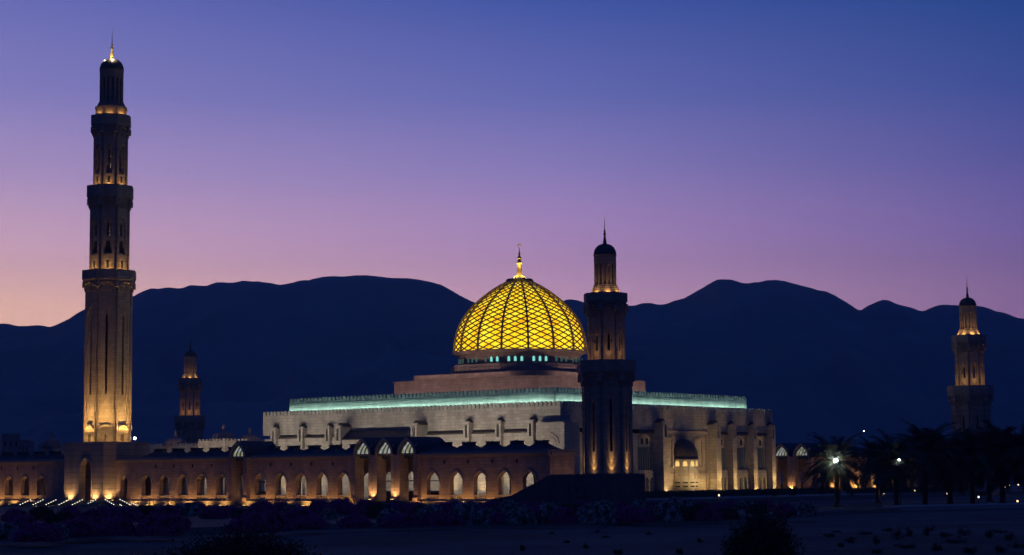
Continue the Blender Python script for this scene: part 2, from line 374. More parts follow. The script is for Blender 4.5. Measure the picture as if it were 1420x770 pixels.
# ------------------------------------------------------------------ lamps
AMB = (1.0, .56, .17); WARM = (1.0, .70, .36); CREAM = (1.0, .80, .52)
def add_light(name, kind, parent, loc, energy, col, aim=None, size=80, blend=.8, soft=.12):
    ld = bpy.data.lights.new(name, kind); ld.energy = energy; ld.color = col; ld.shadow_soft_size = soft
    if kind == 'SPOT': ld.spot_size = R(size); ld.spot_blend = blend
    o = bpy.data.objects.new(name, ld); COL.objects.link(o); o.parent = parent; o.location = loc
    if aim is not None: o.rotation_euler = Vector(aim).to_track_quat('-Z', 'Y').to_euler()
    return o
fx_house = MB(); fx_house.box(-.28, .28, -.17, .17, .0, .26); fx_house.box(-.06, .06, -.06, .06, -.3, 0)
fx_lens = MB(); fx_lens.box(-.23, .23, -.13, .13, .262, .30)
FXH = fx_house.build('housing', 'metal'); FXL = fx_lens.build('lens', emit('lamp_glass_amber', (1.0, .62, .22), 4.0))
M['soft_glow'] = emit('stair_lamp_glass', (.95, .93, .9), 1.6)
M['white_glow'] = emit('lamp_glass_white', (.95, .97, 1.0), 14.0)
FLOOD = thing('floodlight', 'x', 'floodlight', 0, 0); FXH.parent = FLOOD; FXL.parent = FLOOD
flood_first = [True]
def flood(a, b, z, label, group, energy, aim_ab, col=AMB, size=80, blend=.8, fixture=True, soft=.12):
    """floodlight standing at (a,b,z) aimed along (da,db,dz)"""
    x, y = W(a, b)
    if flood_first[0]: o = FLOOD; flood_first[0] = False
    else: o = copy_tree(FLOOD)
    for ch in [c for c in o.children if c.type == 'LIGHT']: bpy.data.objects.remove(ch)
    tag(o, label, 'floodlight', group)
    o.location = (x, y, z); o.rotation_euler = (0, 0, -TH)
    da, db, dz = aim_ab
    add_light('lamp', 'SPOT', o, (0, 0, .45), energy, col, (-da, db, dz), size, blend, soft)
    return o

exec_parts = []
# ------------------------------------------------------------------ minarets
def octa_tier(t, z0, z1, ap, layer1, layer2, name, mat='mina', fw=None, dep=.34):
    """eight walls with recessed panels and windows, notched corners with a slim shaft"""
    f = ap * math.tan(PI / 8); fw = f - .30 if fw is None else fw
    b = MB(); c = MB()
    for k in range(8):
        T = rot(k, 8, PI / 2)       # local -y (outward) of a face turned round the axis
        b.T = T
        b.wall(-fw, fw, z0, z1, -ap, -ap + dep, [(0, fw * w, max(zs, z0), zp, za) for w, zs, zp, za in layer1])
        b.wall(-fw, fw, z0, z1, -ap + dep + .003, -ap + dep + .35, [(fw * x, fw * w, zs, zp, za) for x, w, zs, zp, za in layer2])
        c.T = rot(k, 8, PI / 2 + PI / 8)
        r = ap / math.cos(PI / 8)
        c.prism([(-.42, -r + .75), (-.16, -r + .36), (.16, -r + .36), (.42, -r + .75)], z0, z1)
    o = b.build(name, mat, t)
    c.build('corner_shaft', mat, o)
    return o
def balcony(t, z0, z1, ap, ap_low, mat='mina'):
    b = MB()
    b.prism(ngon(ap), z0 + .35, z1 - .95)
    w = [(ap, z1 - .95), (ap, z1)]
    # parapet ring
    for k in range(8):
        b.T = rot(k, 8, PI / 2); h = ap * math.tan(PI / 8)
        b.prism([(-h + .0, -ap), (h, -ap), (h - .12, -ap + .3), (-h + .12, -ap + .3)], z1 - .949, z1)
    b.T = Matrix.Identity(4)
    b.prism(ngon(ap - .18), z0, z0 + .349)
    b.prism(ngon(ap_low + .1), z0 - .95, z0 - .003, ngon(ap - .45))
    o = b.build('balcony', mat, t)
    c = MB()
    for k in range(8):
        h = ap_low * math.tan(PI / 8)
        c.T = rot(k, 8, PI / 2)
        for i in range(5):                       # hanging bracket fringe under the slab
            x = (i - 2) * h * .30
            c.box(x - .11, x + .11, -ap_low - .22, -ap_low + .1, z0 - 2.0, z0 - .5)
        c.hood(0, h * .7, z0 - .9, z0 - .25, .12, -ap_low - .42, -ap_low)
        c.T = rot(k, 8, PI / 2 + PI / 8); r = ap_low / math.cos(PI / 8)
        c.box(-.38, .38, -r - .5, -r + .5, z0 - 1.3, z0 - .004)
    c.build('bracket', mat, o)
    return o
def lantern(t, zb, zs0, zs1, zsp, ztop, r, r_base, zcol, ztip, gold_tip=False):
    """columned cupola: flared collar, drum with open slots, ribbed dome, spike with balls"""
    b = MB(); H = zs0 - zcol
    b.prism(ngon(r_base), zb - .02, zb + (zcol - zb) * .75); b.prism(ngon(r_base * 1.04), zb + (zcol - zb) * .75, zcol)
    for i in range(4):
        k0, k1 = i / 4, (i + 1) / 4
        b.prism(ngon(r_base * .97 - (r_base * .97 - r * 1.03) * (i + .4) / 4, 16), zcol + H * k0 + .002, zcol + H * k1)
    o = b.build('collar', 'mina', t)
    d = MB(); d.lathe([(r * .80, zs0), (r * .80, zs1)], 32)
    for k in range(16):
        d.T = rot(k, 16); d.prism([(-.17 * r / 1.85, -r), (.17 * r / 1.85, -r), (.15 * r / 1.85, -r * .78), (-.15 * r / 1.85, -r * .78)], zs0, zs1 + .05)
    d.T = Matrix.Identity(4)
    d.lathe([(r * .95, zs1), (r * 1.01, zs1 + .05), (r * 1.01, zsp - .25), (r * 1.05, zsp - .22), (r * 1.05, zsp), (r * .9, zsp)], 32)
    d.build('drum', 'mina', t)
    e = MB(); h = ztop - zsp; prof = []
    for i in range(15):
        q = i / 14 * PI / 2; prof.append((max(.12, r * 1.0 * math.cos(q) ** .82), zsp + h * math.sin(q)))
    e.lathe(prof, 96, 0, lambda a: 1 + .035 * abs(math.cos(a * 12)))
    e.build('cupola', 'lead', t, True)
    s = MB(); hh = ztip - ztop; k = r / 1.85
    s.lathe([(.34 * k, ztop - .15), (.30 * k, ztop + hh * .08), (.13 * k, ztop + hh * .30), (.26 * k, ztop + hh * .335), (.26 * k, ztop + hh * .36), (.10 * k, ztop + hh * .40),
             (.20 * k, ztop + hh * .43), (.20 * k, ztop + hh * .455), (.07 * k, ztop + hh * .49), (.012, ztip)], 12)
    s.build('finial', 'gold' if gold_tip else 'lead', t, True)
def small_minaret(label, a, b, low=5.3):
    t = thing_ab('corner_minaret', label, 'minaret', a, b, 0, 'corner minarets')
    octa_tier(t, low, 20.9, 3.95, [(.60, low, 16.8, 18.5)], [(0, .17, 8.9, 16.4, 17.4)], 'lower_shaft', dep=.13)
    balcony(t, 21.55, 23.74, 4.6, 3.95)
    octa_tier(t, 23.0, 32.2, 2.98, [(.62, 23.0, 27.6, 28.7)], [(0, .24, 25.3, 27.3, 28.1), (-.55, .16, 26.6, 27.0, 27.15), (.55, .16, 26.6, 27.0, 27.15)], 'upper_shaft')
    balcony(t, 32.95, 34.79, 3.42, 2.98)
    lantern(t, 34.2, 36.16, 39.5, 41.2, 43.05, 1.82, 2.45, 34.95, 47.8)
    return t
T_near = small_minaret('tall dark stone minaret rising in front of the golden dome from a sloped podium', 0, 0)
T_right = small_minaret('stone minaret rising behind the palm trees', 0, 135.4, .9)
T_back = small_minaret('small distant minaret behind the arcade roof and pale courtyard dome', 249.1, 135.4, .9)

t = thing_ab('main_minaret', 'tallest minaret with three lit balconies on a square stone pedestal', 'minaret', 124.6, 0)
pb = MB()
pb.wall(-6, 6, .9, 12.6, -6, -4.6, [(.65, 1.75, .9, 7.2, 9.3)])
pb.box(-6, 6, -4.597, 6, 9.6, 12.597)
pb.box(4.6, 6.0, -4.597, 6, .9, 9.597); pb.box(-6.0, -4.6, -4.597, 6, .9, 9.597); pb.box(-4.6, 4.6, 4.6, 6, .9, 9.597)
pb.box(-6.25, 6.25, -6.25, 6.25, -.2, .88)
p = pb.build('pedestal', 'banded', t)
q = MB(); q.hood(.65, 1.75, 7.2, 9.3, .28, -6.12, -5.9, 6.3); q.build('arch_frame', 'trim', p)
q = MB(); q.wall(-3, 3, .9, 9.58, -3.0, -2.7, [(.3, 1.0, .9, 5.0, 6.3)]); q.build('inner_wall', 'stone', p)
add_light('lamp', 'POINT', t, (.2, -3.9, 1.6), 14, (1, .62, .3), soft=.3)
q = MB(); q.box(-.7, 1.3, -2.6, -2.5, .9, 6.2); q.build('door', 'wood', p)
octa_tier(t, 12.6, 44.6, 4.62, [(.62, 16.2, 37.2, 39.9)], [(0, .15, 22.2, 36.5, 38.6)], 'lower_shaft', dep=.10)
dz = MB()
for k in range(8):
    dz.T = rot(k, 8, PI / 2)
    A = [( -1.15, 15.1), (-.8, 15.45), (-.4, 15.66), (0, 15.74), (.4, 15.66), (.8, 15.45), (1.15, 15.1), (1.2, 15.45), (.8, 15.85), (.4, 16.06), (0, 16.12), (-.4, 16.06), (-.8, 15.85), (-1.2, 15.45)]
    for i in range(6): dz.extr_y([A[i], A[i + 1], A[12 - i], A[13 - i]], -4.82, -4.6)
dz.build('door_hood', 'mina', t)
for k in range(8):
    dz = MB(); dz.T = rot(k, 8, PI / 2); dz.box(-.42 if k % 2 == 0 else -.16, .42 if k % 2 == 0 else .16, -4.66, -4.58, 12.7, 14.15); dz.build('shaft_door', 'wood', t)
balcony(t, 45.13, 47.43, 5.25, 4.62)
octa_tier(t, 46.6, 61.6, 3.92, [(.60, 50.6, 56.6, 58.0)], [(0, .30, 51.1, 52.7, 53.3), (0, .22, 54.3, 56.2, 57.1), (0, .26, 47.6, 49.0, 49.3)][1:2] , 'middle_shaft')
balcony(t, 62.07, 64.84, 4.55, 3.92)
octa_tier(t, 64.0, 76.5, 3.40, [(.60, 67.2, 72.0, 73.3)], [(0, .24, 67.7, 69.9, 72.3)], 'upper_shaft')
balcony(t, 77.05, 79.46, 3.92, 3.40)
lantern(t, 79.0, 82.32, 87.3, 89.1, 91.6, 2.40, 3.05, 81.3, 97.9, True)
dz = MB()
for ap, z0, z1, w0, w1 in ((3.92, 51.0, 53.3, .62, .34), (3.92, 47.7, 49.3, .26, .26), (3.40, 65.3, 66.6, .26, .26)):
    for k in range(8):
        dz = MB(); dz.T = rot(k, 8, PI / 2); dz.extr_y([(-w0, z0), (w0, z0), (w1, z1), (-w1, z1)], -ap - .02 if z0 != 51.0 else -ap + .31, -ap + .345); dz.build('window', 'dark', t)
for z in (51.9, 52.7, 54.9, 55.7, 56.4, 69.0, 69.5, 71.2):
    dz = MB(); dz.T = Matrix.Translation((0, 0, z)); dz.lathe([(.01, -.09), (.07, -.05), (.07, .05), (.01, .09)], 10); dz.build('stair_lamp', 'soft_glow', t, True)
T_main = t

def tier_lights(parent, ap_stand, z, wide, mid, ks, col=AMB, far=0, msize=56):
    """per wall: a wide lamp for the foot, a tighter one for the middle, a narrow one for the height"""
    for k in ks:
        a = -PI / 2 + PI / 4 * k
        dx, dy = math.cos(a), math.sin(a)
        for e, tilt, size in ((wide, .9, 150), (mid, .40, msize), (far, .20, 20)):
            if e: add_light('lamp', 'SPOT', parent, (dx * ap_stand, dy * ap_stand, z), e, col, (-dx * tilt, -dy * tilt, 1), size, .9, .1)
# faces: k=0 north, k=1 north-west, k=2 west, k=-1 north-east
for k in (-1, 0, 1, 2, 3):
    a = -PI / 2 + PI / 4 * k; dx, dy = math.cos(a), math.sin(a)
    for e, tilt, spr in ((46, .9, 150), (230, .22, 50)):
        ld = bpy.data.lights.new('lamp', 'AREA'); ld.shape = 'RECTANGLE'; ld.size = 3.0; ld.size_y = .16; ld.energy = e; ld.color = (1.0, .60, .18); ld.spread = R(spr)
        o = bpy.data.objects.new('lamp', ld); COL.objects.link(o); o.parent = T_main; st = 5.9 if k % 2 == 0 else 6.6; o.location = (dx * st, dy * st, 12.75)
        o.rotation_euler = Vector((-dx * tilt, -dy * tilt, 1)).to_track_quat('-Z', 'Y').to_euler(); o.rotation_euler = (Matrix.Rotation(math.atan2(dy, dx) + PI / 2, 3, 'Z') @ Matrix.Rotation(PI - math.atan(tilt), 3, 'X')).to_euler()
tier_lights(T_main, 5.95, 12.8, 0, 0, (-1, 0, 1, 2), (1.0, .61, .19), 1400)
tier_lights(T_main, 4.85, 46.75, 150, 260, (-1, 0, 1, 2, 3))
tier_lights(T_main, 4.2, 64.15, 130, 200, (-1, 0, 1, 2, 3))
tier_lights(T_main, 3.62, 79.4, 120, 0, (-1, 0, 1, 2, 3))
add_light('lamp', 'POINT', T_main, (1.4, -1.0, 91.55), 240, (1, .85, .6)); add_light('lamp', 'POINT', T_main, (-1.0, -1.4, 91.55), 240, (1, .85, .6))
tier_lights(T_near, 4.34, 5.45, 7, 150, (-1, 0, 1, 2), (1, .58, .18), 900, 60)
tier_lights(T_near, 3.95, 23.1, 32, 130, (-1, 0, 1, 2, 3), (1, .56, .2))
tier_lights(T_near, 2.95, 34.85, 60, 18, (-1, 0, 1, 2, 3))
tier_lights(T_right, 3.95, 23.1, 55, 200, (-1, 0, 1, 2, 3))
tier_lights(T_right, 2.95, 34.85, 95, 40, (-1, 0, 1, 2, 3))
tier_lights(T_back, 3.95, 23.1, 45, 160, (-1, 0, 1, 2), (1, .5, .16))
tier_lights(T_back, 2.95, 34.85, 50, 30, (-1, 0, 1, 2))

# podium and ramp of the near minaret
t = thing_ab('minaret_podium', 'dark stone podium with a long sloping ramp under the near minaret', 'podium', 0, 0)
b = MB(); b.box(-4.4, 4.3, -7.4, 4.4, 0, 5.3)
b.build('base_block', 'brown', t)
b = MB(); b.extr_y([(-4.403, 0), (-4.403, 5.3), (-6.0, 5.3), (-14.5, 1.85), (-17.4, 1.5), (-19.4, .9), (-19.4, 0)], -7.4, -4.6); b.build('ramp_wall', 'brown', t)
b = MB()
for i in range(3): b = MB(); b.box(-2.6 + i * 1.6, -2.35 + i * 1.6, -7.43, -7.398, 2.6, 3.3); b.build('vent', 'dark', t)

# ------------------------------------------------------------------ arcades
def half_glass(p, x, y, z0, z1, hw, n, name='fan_window'):
    """tall lit fanlight between slats, pointed"""
    g = MB(); A = arch(x, hw, z0, z1, 9)
    g.add([(q, y, z) for q, z in A], [tuple(range(len(A)))])
    o = g.build(name, M['fan'], p)
    s = MB()
    for i in range(n + 1):
        xx = x - hw + 2 * hw * i / n
        pts = []
        for j in range(7):
            k = j / 6; pts.append((xx + .9 * hw * k ** 1.7 * (1 - .5 * i / n), z0 + (z1 - z0) * k * .9))
        for (ax, az), (bx, bz) in zip(pts, pts[1:]): s.extr_y([(ax - .09, az), (ax + .09, az), (bx + .12, bz), (bx - .12, bz)], y - .25, y - .06)
    s.build('mullion', 'trim', o)
    return o
m, tt, bb = newmat('fanlight_glass'); bb.inputs['Base Color'].default_value = (.05, .05, .05, 1)
tcx = tt.nodes.new('ShaderNodeTexCoord'); nn = tt.nodes.new('ShaderNodeTexNoise'); nn.inputs['Scale'].default_value = 1.3
tt.links.new(tcx.outputs['Object'], nn.inputs[0]); rr = tt.nodes.new('ShaderNodeValToRGB')
rr.color_ramp.elements[0].position = .38; rr.color_ramp.elements[0].color = (.45, .48, .22, 1); rr.color_ramp.elements[1].position = .62; rr.color_ramp.elements[1].color = (.8, .92, 1.0, 1)
tt.links.new(nn.outputs[0], rr.inputs[0]); tt.links.new(rr.outputs[0], bb.inputs['Emission Color']); bb.inputs['Emission Strength'].default_value = .42
M['fan'] = m

def arcade(t, a0, a_end, aref, y0, y1, bays, portals, face=-1, door=None, low=-.35, roofy=None, backopen=True):
    """t sits at a=a0. y0 = front wall plane, y1 = back. bays / portals: a positions of arch axes."""
    X = lambda a: -(a - a0)
    xl, xr = X(a_end), X(aref)
    d = .95
    ops = [(X(a), 1.38, 1.0, 4.35, 5.95) for a in bays]
    if door: ops.append((X(door), 1.0, .9, 4.6, 5.9))
    ops_p = [(X(a), 1.62, .9, 9.2, 11.5) for a in portals]
    # wall pieces between portal bays
    cuts = sorted([X(a) for a in portals])
    segs = []; cx = xl
    groups = []
    for c in cuts:
        if groups and c - groups[-1][-1] < 5.5: groups[-1].append(c)
        else: groups.append([c])
    for g in groups:
        segs.append((cx, g[0] - 2.62)); cx = g[-1] + 2.62
    segs.append((cx, xr))
    f = MB()
    for s0, s1 in segs:
        f = MB(); f.wall(s0, s1, .9, 8.45, y0, y0 + d, [o for o in ops if s0 < o[0] < s1])
        wall = f.build('front_wall', 'stone', t)
    f = MB(); bops = [(X(a), 1.5, .9, 4.5, 6.2) for a in bays + portals]
    f.wall(xl, xr, .9, 8.45, y1 - .8, y1, bops if backopen else []); f.build('rear_wall', 'stone', t)
    f = MB()
    f.box(xr - .8, xr - .003, y0 + d + .003, y1 - .803, .9, 8.45); f.build('end_wall', 'stone', t); f = MB(); f.box(xl + .003, xl + .8, y0 + d + .003, y1 - .803, .9, 8.45)
    f.build('end_wall', 'stone', t)
    for s0, s1 in segs:
        f = MB(); f.box(s0, s1, y0 - .14, y0 + .3, 8.455, 8.75); f.box(s0, s1, y0 - .42, y0 + .3, 8.75, 9.02); f.box(s0, s1, y0 - .30, y0 + .3, 9.022, 9.4)
        f.build('cornice', 'trim', t)
    f = MB(); f.box(xr - .3, xr + .25, y0 + .303, y1 + .3, 8.455, 9.0); f.box(xr - .3, xr + .14, y0 + .303, y1 + .3, 9.002, 9.4)
    f.build('end_cornice', 'trim', t)
    f = MB(); ox = .0
    f.box(xl + .1, xr - .31, y0 + .31, y1 + .1, 8.46, 9.38)
    f.build('flat_roof', 'roof', t)
    for a in bays:                                  # a low tented roof over each bay, flat cap on top
        f = MB(); x = X(a); cy_ = (y0 + y1) / 2; hy = (y1 - y0) / 2 - .4
        prof = [(1, 9.38), (.78, 9.62), (.56, 9.98), (.36, 10.38), (.27, 10.55)]
        for (k0, z0), (k1, z1) in zip(prof, prof[1:]):
            q = lambda k: [(x - 2.6 * k, cy_ - hy * k), (x + 2.6 * k, cy_ - hy * k), (x + 2.6 * k, cy_ + hy * k), (x - 2.6 * k, cy_ + hy * k)]
            f.prism(q(k0), z0, z1, q(k1))
        f.box(x - .85, x + .85, cy_ - .85, cy_ + .85, 10.52, 10.95); f.box(x - .95, x + .95, cy_ - .95, cy_ + .95, 10.952, 11.08)
        f.build('bay_roof', 'roof', t)
    f = MB()
    f.box(xl, xr + .25, y0 - .55, y1 + .4, low, .74); f.box(xl, xr + .32, y0 - .66, y1 + .45, .742, .9)
    f.build('plinth', 'stone', t)
    for a in bays:                                  # balustrade in each arch
        f = MB(); x = X(a)
        f.box(x - 1.36, x + 1.36, y0 + .05, y0 + .27, 1.72, 1.98); f.box(x - 1.36, x + 1.36, y0 + .07, y0 + .25, 1.003, 1.22)
        for i in range(7): f.box(x - 1.3 + i * .4, x - 1.08 + i * .4, y0 + .09, y0 + .23, 1.222, 1.718)
        f.build('balustrade', 'trim', t)
        f = MB(); f.hood(x, 1.38, 4.35, 5.95, .22, y0 - .10, y0 + .02); f.box(x - 1.72, x - 1.34, y0 - .09, y0 + .02, 4.12, 4.34); f.box(x + 1.34, x + 1.72, y0 - .09, y0 + .02, 4.12, 4.34)
        f.build('arch_moulding', 'trim', t)
    allb = sorted(bays + portals)
    for a, a2 in zip(allb, allb[1:]):
        if abs(a2 - a - 5.3) < .2 and a in bays and a2 in bays: vs = MB(); vs.box(X((a + a2) / 2) - .22, X((a + a2) / 2) + .22, y0 - .012, y0 + .05, 7.3, 7.9); vs.build('vent', 'dark', t)
    for a in portals:
        x = X(a); yf = y0 - .9
        v = MB(); So = arch(x, 2.12, 9.0, 12.15, 10); Si = arch(x, 1.62, 9.0, 11.5, 10)
        n = len(So); yb = y1 + 1.2
        vs_ = [(p, yf, z) for p, z in So] + [(p, yb, z) for p, z in So] + [(p, yf, z) for p, z in Si] + [(p, yb, z) for p, z in Si]
        fs = []
        for i in range(n - 1):
            fs += [(i, n + i, n + i + 1, i + 1), (2 * n + i + 1, 3 * n + i + 1, 3 * n + i, 2 * n + i), (i, i + 1, 2 * n + i + 1, 2 * n + i), (n + i + 1, n + i, 3 * n + i, 3 * n + i + 1)]
        v.add(vs_, fs); vo = v.build('vault', 'roof', t, False)
        v = MB(); v.hood(x, 1.66, 9.0, 11.5, .44, yf - .08, yf + .25); v.build('arch_moulding', 'trim', vo)
        half_glass(vo, x, yf + .42, 9.25, 11.15, 1.5, 4 if a0 == 40 else 3)
        add_light('lamp', 'POINT', vo, (x + .6, y0 + 1.3, 2.0), 26, (1, .62, .3), soft=.3)
        v = MB(); v.box(x - 1.6, x + 1.6, yf + .3, yf + .55, 8.95, 9.23); v.build('lintel', 'stone', vo)
        v = MB(); v.box(x - 1.48, x + 1.48, y1 - .5, y1 - .35, 4.3, 4.5); v.build('rail', 'wood', vo); v = MB(); v.box(x - 1.48, x + 1.48, y1 - .5, y1 - .35, .9, 2.6); v.build('gate', 'wood', vo)
        v = MB()
        v.box(x - 2.62, x - 1.62, yf, y0 + 1.5, .9, 9.0); v.box(x + 1.62, x + 2.62, yf, y0 + 1.5, .9, 9.0)
        v.box(x - 2.66, x - 1.58, yf - .25, yf - .002, .9, 1.5); v.box(x + 1.58, x + 2.66, yf - .25, yf - .002, .9, 1.5)
        v.build('pier', 'stone', vo)
    for i, a in enumerate(bays):
        if i % 2 == 0: add_light('lamp', 'POINT', t, (X(a) + 2.65, (y0 + y1) / 2 + .4, 1.4), 16, (1, .68, .36), soft=.25)
    return wall
def bays_of(ks, base=14.2): return [base + 5.3 * k for k in ks]
tN = thing_ab('arcade', 'long sandstone arcade with lit pointed arches and a triple portal, right of the tallest minaret', 'arcade', 64, 0)
arcade(tN, 64, 118.5, 9.9, -2.6, 4.3, bays_of([0, 1, 2, 3, 4, 8, 9, 10, 11, 12, 14, 15, 16, 17, 18]), bays_of([5, 6, 7, 13]), door=116.3)
tE = thing_ab('arcade', 'short stretch of sandstone arcade left of the tallest minaret at the edge of the photo', 'arcade', 160, 0)
arcade(tE, 160, 178.5, 130.8, -2.6, 4.3, [142.15 + 5.3 * k for k in range(7)], [])
tS = thing_ab('arcade', 'far arcade with two lit vaulted portals behind the palms', 'arcade', 40, 132)
arcade(tS, 40, 110, 4.2, -.5, 6.4, [13.24 + 5.3 * k for k in (-1, 0, 1, 2, 3, 4, 8, 9)], [13.24 + 5.3 * k for k in (5, 6, 7)])

flood(5.0, 1.2, 1.0, 'floodlight hidden between the podium and the end of the arcade', None, 260, (.8, 0, 1), (1, .60, .36), 140)
G1 = 'floodlights at the foot of the north arcade'
def arc_flood(a, z=-.15, e=240, lab='small amber floodlight at the foot of the arcade wall'):
    flood(a, -4.35, z, lab, G1, e, (0, .95, 1), (1.0, .53, .14), 150, .6)
for k in [-.45, .5, 1.5, 2.5, 3.5, 4.4, 7.6, 8.5, 9.5, 10.5, 11.5, 12.4, 13.6, 14.5, 15.5, 16.5, 17.5, 18.4]:
    if k > 0: arc_flood(14.2 + 5.3 * k + .4, -.15, 190 * (.75 + .6 * random.random()))
for k in range(0, 5): arc_flood(142.15 + 5.3 * k - 2.65, -.1, 230)
for k in (5.5, 6.5):                              # lamps on the portal piers
    flood(14.2 + 5.3 * k, -4.35, .95, 'amber floodlight at a pier foot of the triple portal', 'floodlights of the triple portal', 420, (0, .4, 1), (1.0, .58, .2), 110)
for da, e in ((3.9, 520), (-3.7, 480)):
    flood(124.6 + da, -6.9, .75, 'amber floodlight on the steps below the pedestal arch', 'floodlights of the pedestal', e, (0, .6, 1), (1, .60, .22), 130)
flood(117.6, -4.4, .75, 'amber floodlight on the steps at the west side of the pedestal', None, 560, (.6, 0, 1), (1, .60, .22), 130)
for a in (46, 40.7): flood(a + 2.65 - .9, 130.2, .95, 'amber floodlight at a pier foot of the far portal', 'floodlights of the far arcade', 420, (0, .4, 1), AMB, 110)
for a in (37.5, 32, 26.5, 21, 15.7): flood(a, 130.4, .95, 'amber floodlight at the foot of the far arcade behind the palms', 'floodlights along the far arcade', 650, (0, .6, 1), AMB, 130)

# ------------------------------------------------------------------ prayer hall
H = thing_ab('prayer_hall', 'cream stone prayer hall crowned by the glowing golden dome', 'mosque', 71.25, 67.7)
HX, HY = 39.15, 37.83
HA = lambda a: -(a - 71.25)
HB = lambda b: b - 67.7
b = MB()
b.box(-HX, HX, -HY, HY, 14.0, 18.0)
w = b.build('upper_wall', 'hall', H)
b = MB()
b.box(-HX + 1.1, HX - .4, -HY - .5, HY - 1.1, .5, 13.2)
b.build('lower_wall', 'hall', H)
def lead_strip(x0, x1, yf, zf, yb, zb, T=None, name='lead_ledge'):
    f = MB()
    if T: f.T = T
    f.add([(x0, yf, zf), (x1, yf, zf), (x1, yb, zb), (x0, yb, zb), (x0, yf, zf - .14), (x1, yf, zf - .14), (x1, yb, zb - .6), (x0, yb, zb - .6)],
          [(0, 1, 2, 3), (0, 4, 5, 1), (0, 3, 7, 4), (1, 5, 6, 2), (4, 7, 6, 5)])
    return f.build(name, 'lead', H)
for a0_, a1_ in ((105.3, 99.2), (97.6, 91.5), (89.9, 86.9), (64.5, 54.8), (53.0, 47.0), (45.2, 39.2)):
    lead_strip(HA(a0_), HA(a1_), -HY - .56, 13.42, -HY - .003, 13.86)
b = MB(); b.box(HA(84.9), HA(66.5), -HY - 2.9, -HY - .503, .5, 12.6); b.build('porch', 'hall', H)
lead_strip(HA(84.95), HA(66.45), -HY - 3.1, 12.7, -HY - .004, 14.5, None, 'porch_roof')
def merlons(p, hx, hy, z0, zb, zt, name, mat='hall', step=1.02, th=.4):
    b = MB()
    for (ln, fx) in ((hx, 0), (hx, 2), (hy, 1), (hy, 3)):
        off = hy if fx in (0, 2) else hx
        b.T = Matrix.Rotation(PI / 2 * fx, 4, 'Z')
        n = int(round(2 * ln / step)); st = 2 * ln / n
        L_ = ln if fx in (0, 2) else ln - th - .002
        b.box(-L_, L_, -off, -off + th, z0, zb)
        for i in range(n):
            x = -ln + st * (i + .5)
            if abs(x) > L_ - .2: continue
            q = st * .36
            b.extr_y([(x - q, zb + .001), (x + q, zb + .001), (x + q, zb + (zt - zb) * .62), (x + q * .72, zb + (zt - zb) * .88), (x, zt), (x - q * .72, zb + (zt - zb) * .88), (x - q, zb + (zt - zb) * .62)], -off, -off + th)
    b.T = Matrix.Identity(4)
    for sx_ in (-1, 1):
        for sy_ in (-1, 1): x = sx_ * (hx - .31); y = sy_ * (hy - .31); b.box(x - .315, x + .315, y - .315, y + .315, zb + .001, zt - .05)
    return b.build(name, mat, p)
merlons(H, HX, HY, 18.003, 18.1, 18.98, 'parapet')
b = MB(); b.box(-HX + .6, HX - .6, -HY + .6, HY - .6, 17.9, 18.02); b.build('roof', 'roof', H)
CX, CY = 35.07, 34.11
b = MB(); b.box(-CX + .0, CX - .0, -CY + .0, CY - .0, 18.03, 20.6); cl = b.build('clerestory_wall', 'hall', H)
merlons(H, CX, CY, 20.603, 20.95, 21.75, 'clerestory_parapet')
for fx, ln, off in ((0, CX, CY), (3, CY, CX), (1, CY, CX)):     # toothed corbel course beneath the clerestory merlons
    b = MB(); b.T = Matrix.Rotation(PI / 2 * fx, 4, 'Z')
    n = int(2 * ln / 1.02); pp = []
    for i in range(n):
        x = -ln + 2 * ln * (i + .5) / n; pp += [(x - .16, 20.48), (x - .16, 20.24), (x + .16, 20.24), (x + .16, 20.48)]
    L_ = ln if fx == 0 else ln - .2
    pp = [(max(-L_, min(L_, x)), z) for x, z in pp]
    b.extr_y([(-L_, 20.6), (-L_, 20.48)] + pp + [(L_, 20.48), (L_, 20.6)], -off - .05, -off + .02)
    b.build('corbel_course', 'hall', H)
b = MB(); b.box(-CX + .5, CX - .5, -CY + .5, CY - .5, 20.61, 20.66); b.build('upper_roof', 'roof', H)
b = MB(); b.box(-19.26, 19.26, -18.78, 18.78, 20.67, 25.05); b.build('roof_step', 'rose', H)
b = MB(); b.box(-19.5, 19.5, -19.0, 19.0, 25.053, 25.2); b.build('roof_step_coping', 'rose', H)
b = MB(); b.box(-16.3, 16.3, -15.9, 15.9, 25.203, 26.45); b.build('upper_roof_step', 'rose', H)
b = MB(); b.prism(ngon(14.5), 26.453, 28.3); b.build('octagon_base', 'rose', H)
b = MB(); b.lathe([(13.2, 28.303), (13.2, 30.7), (14.35, 30.95), (14.5, 31.3), (14.1, 31.32)], 96); b.build('drum', 'rose', H, False)
M['teal'] = emit('teal_window_baked_lit', (.28, .95, .85), .8); M['tealdim'] = emit('teal_window_baked_dim', (.35, .8, .65), .10)  # outside lamplight put into emission: lit copy facing north-west, dim copy elsewhere
for g in range(16):
    for j in (-1, 0, 1):
        ang = 2 * PI * (g + .5) / 16 + j * .102
        w_ = MB(); w_.T = Matrix.Rotation(ang, 4, 'Z')
        A = arch(0, .25, 29.45, 29.85, 5)
        pts = [(-.25, 28.8)] + A + [(.25, 28.8)]
        w_.extr_y(pts, -13.27, -13.1)
        w_.build('drum_window', 'teal' if math.cos(ang - PI / 2 + PI / 4 + .12) > .86 else 'tealdim', H)
prof = [(14.4, 31.32), (14.24, 33.48), (13.77, 35.63), (12.98, 37.64), (11.72, 39.64), (10.14, 41.48), (8.03, 43.33), (5.75, 45.0), (3.3, 46.4), (1.54, 47.1)]
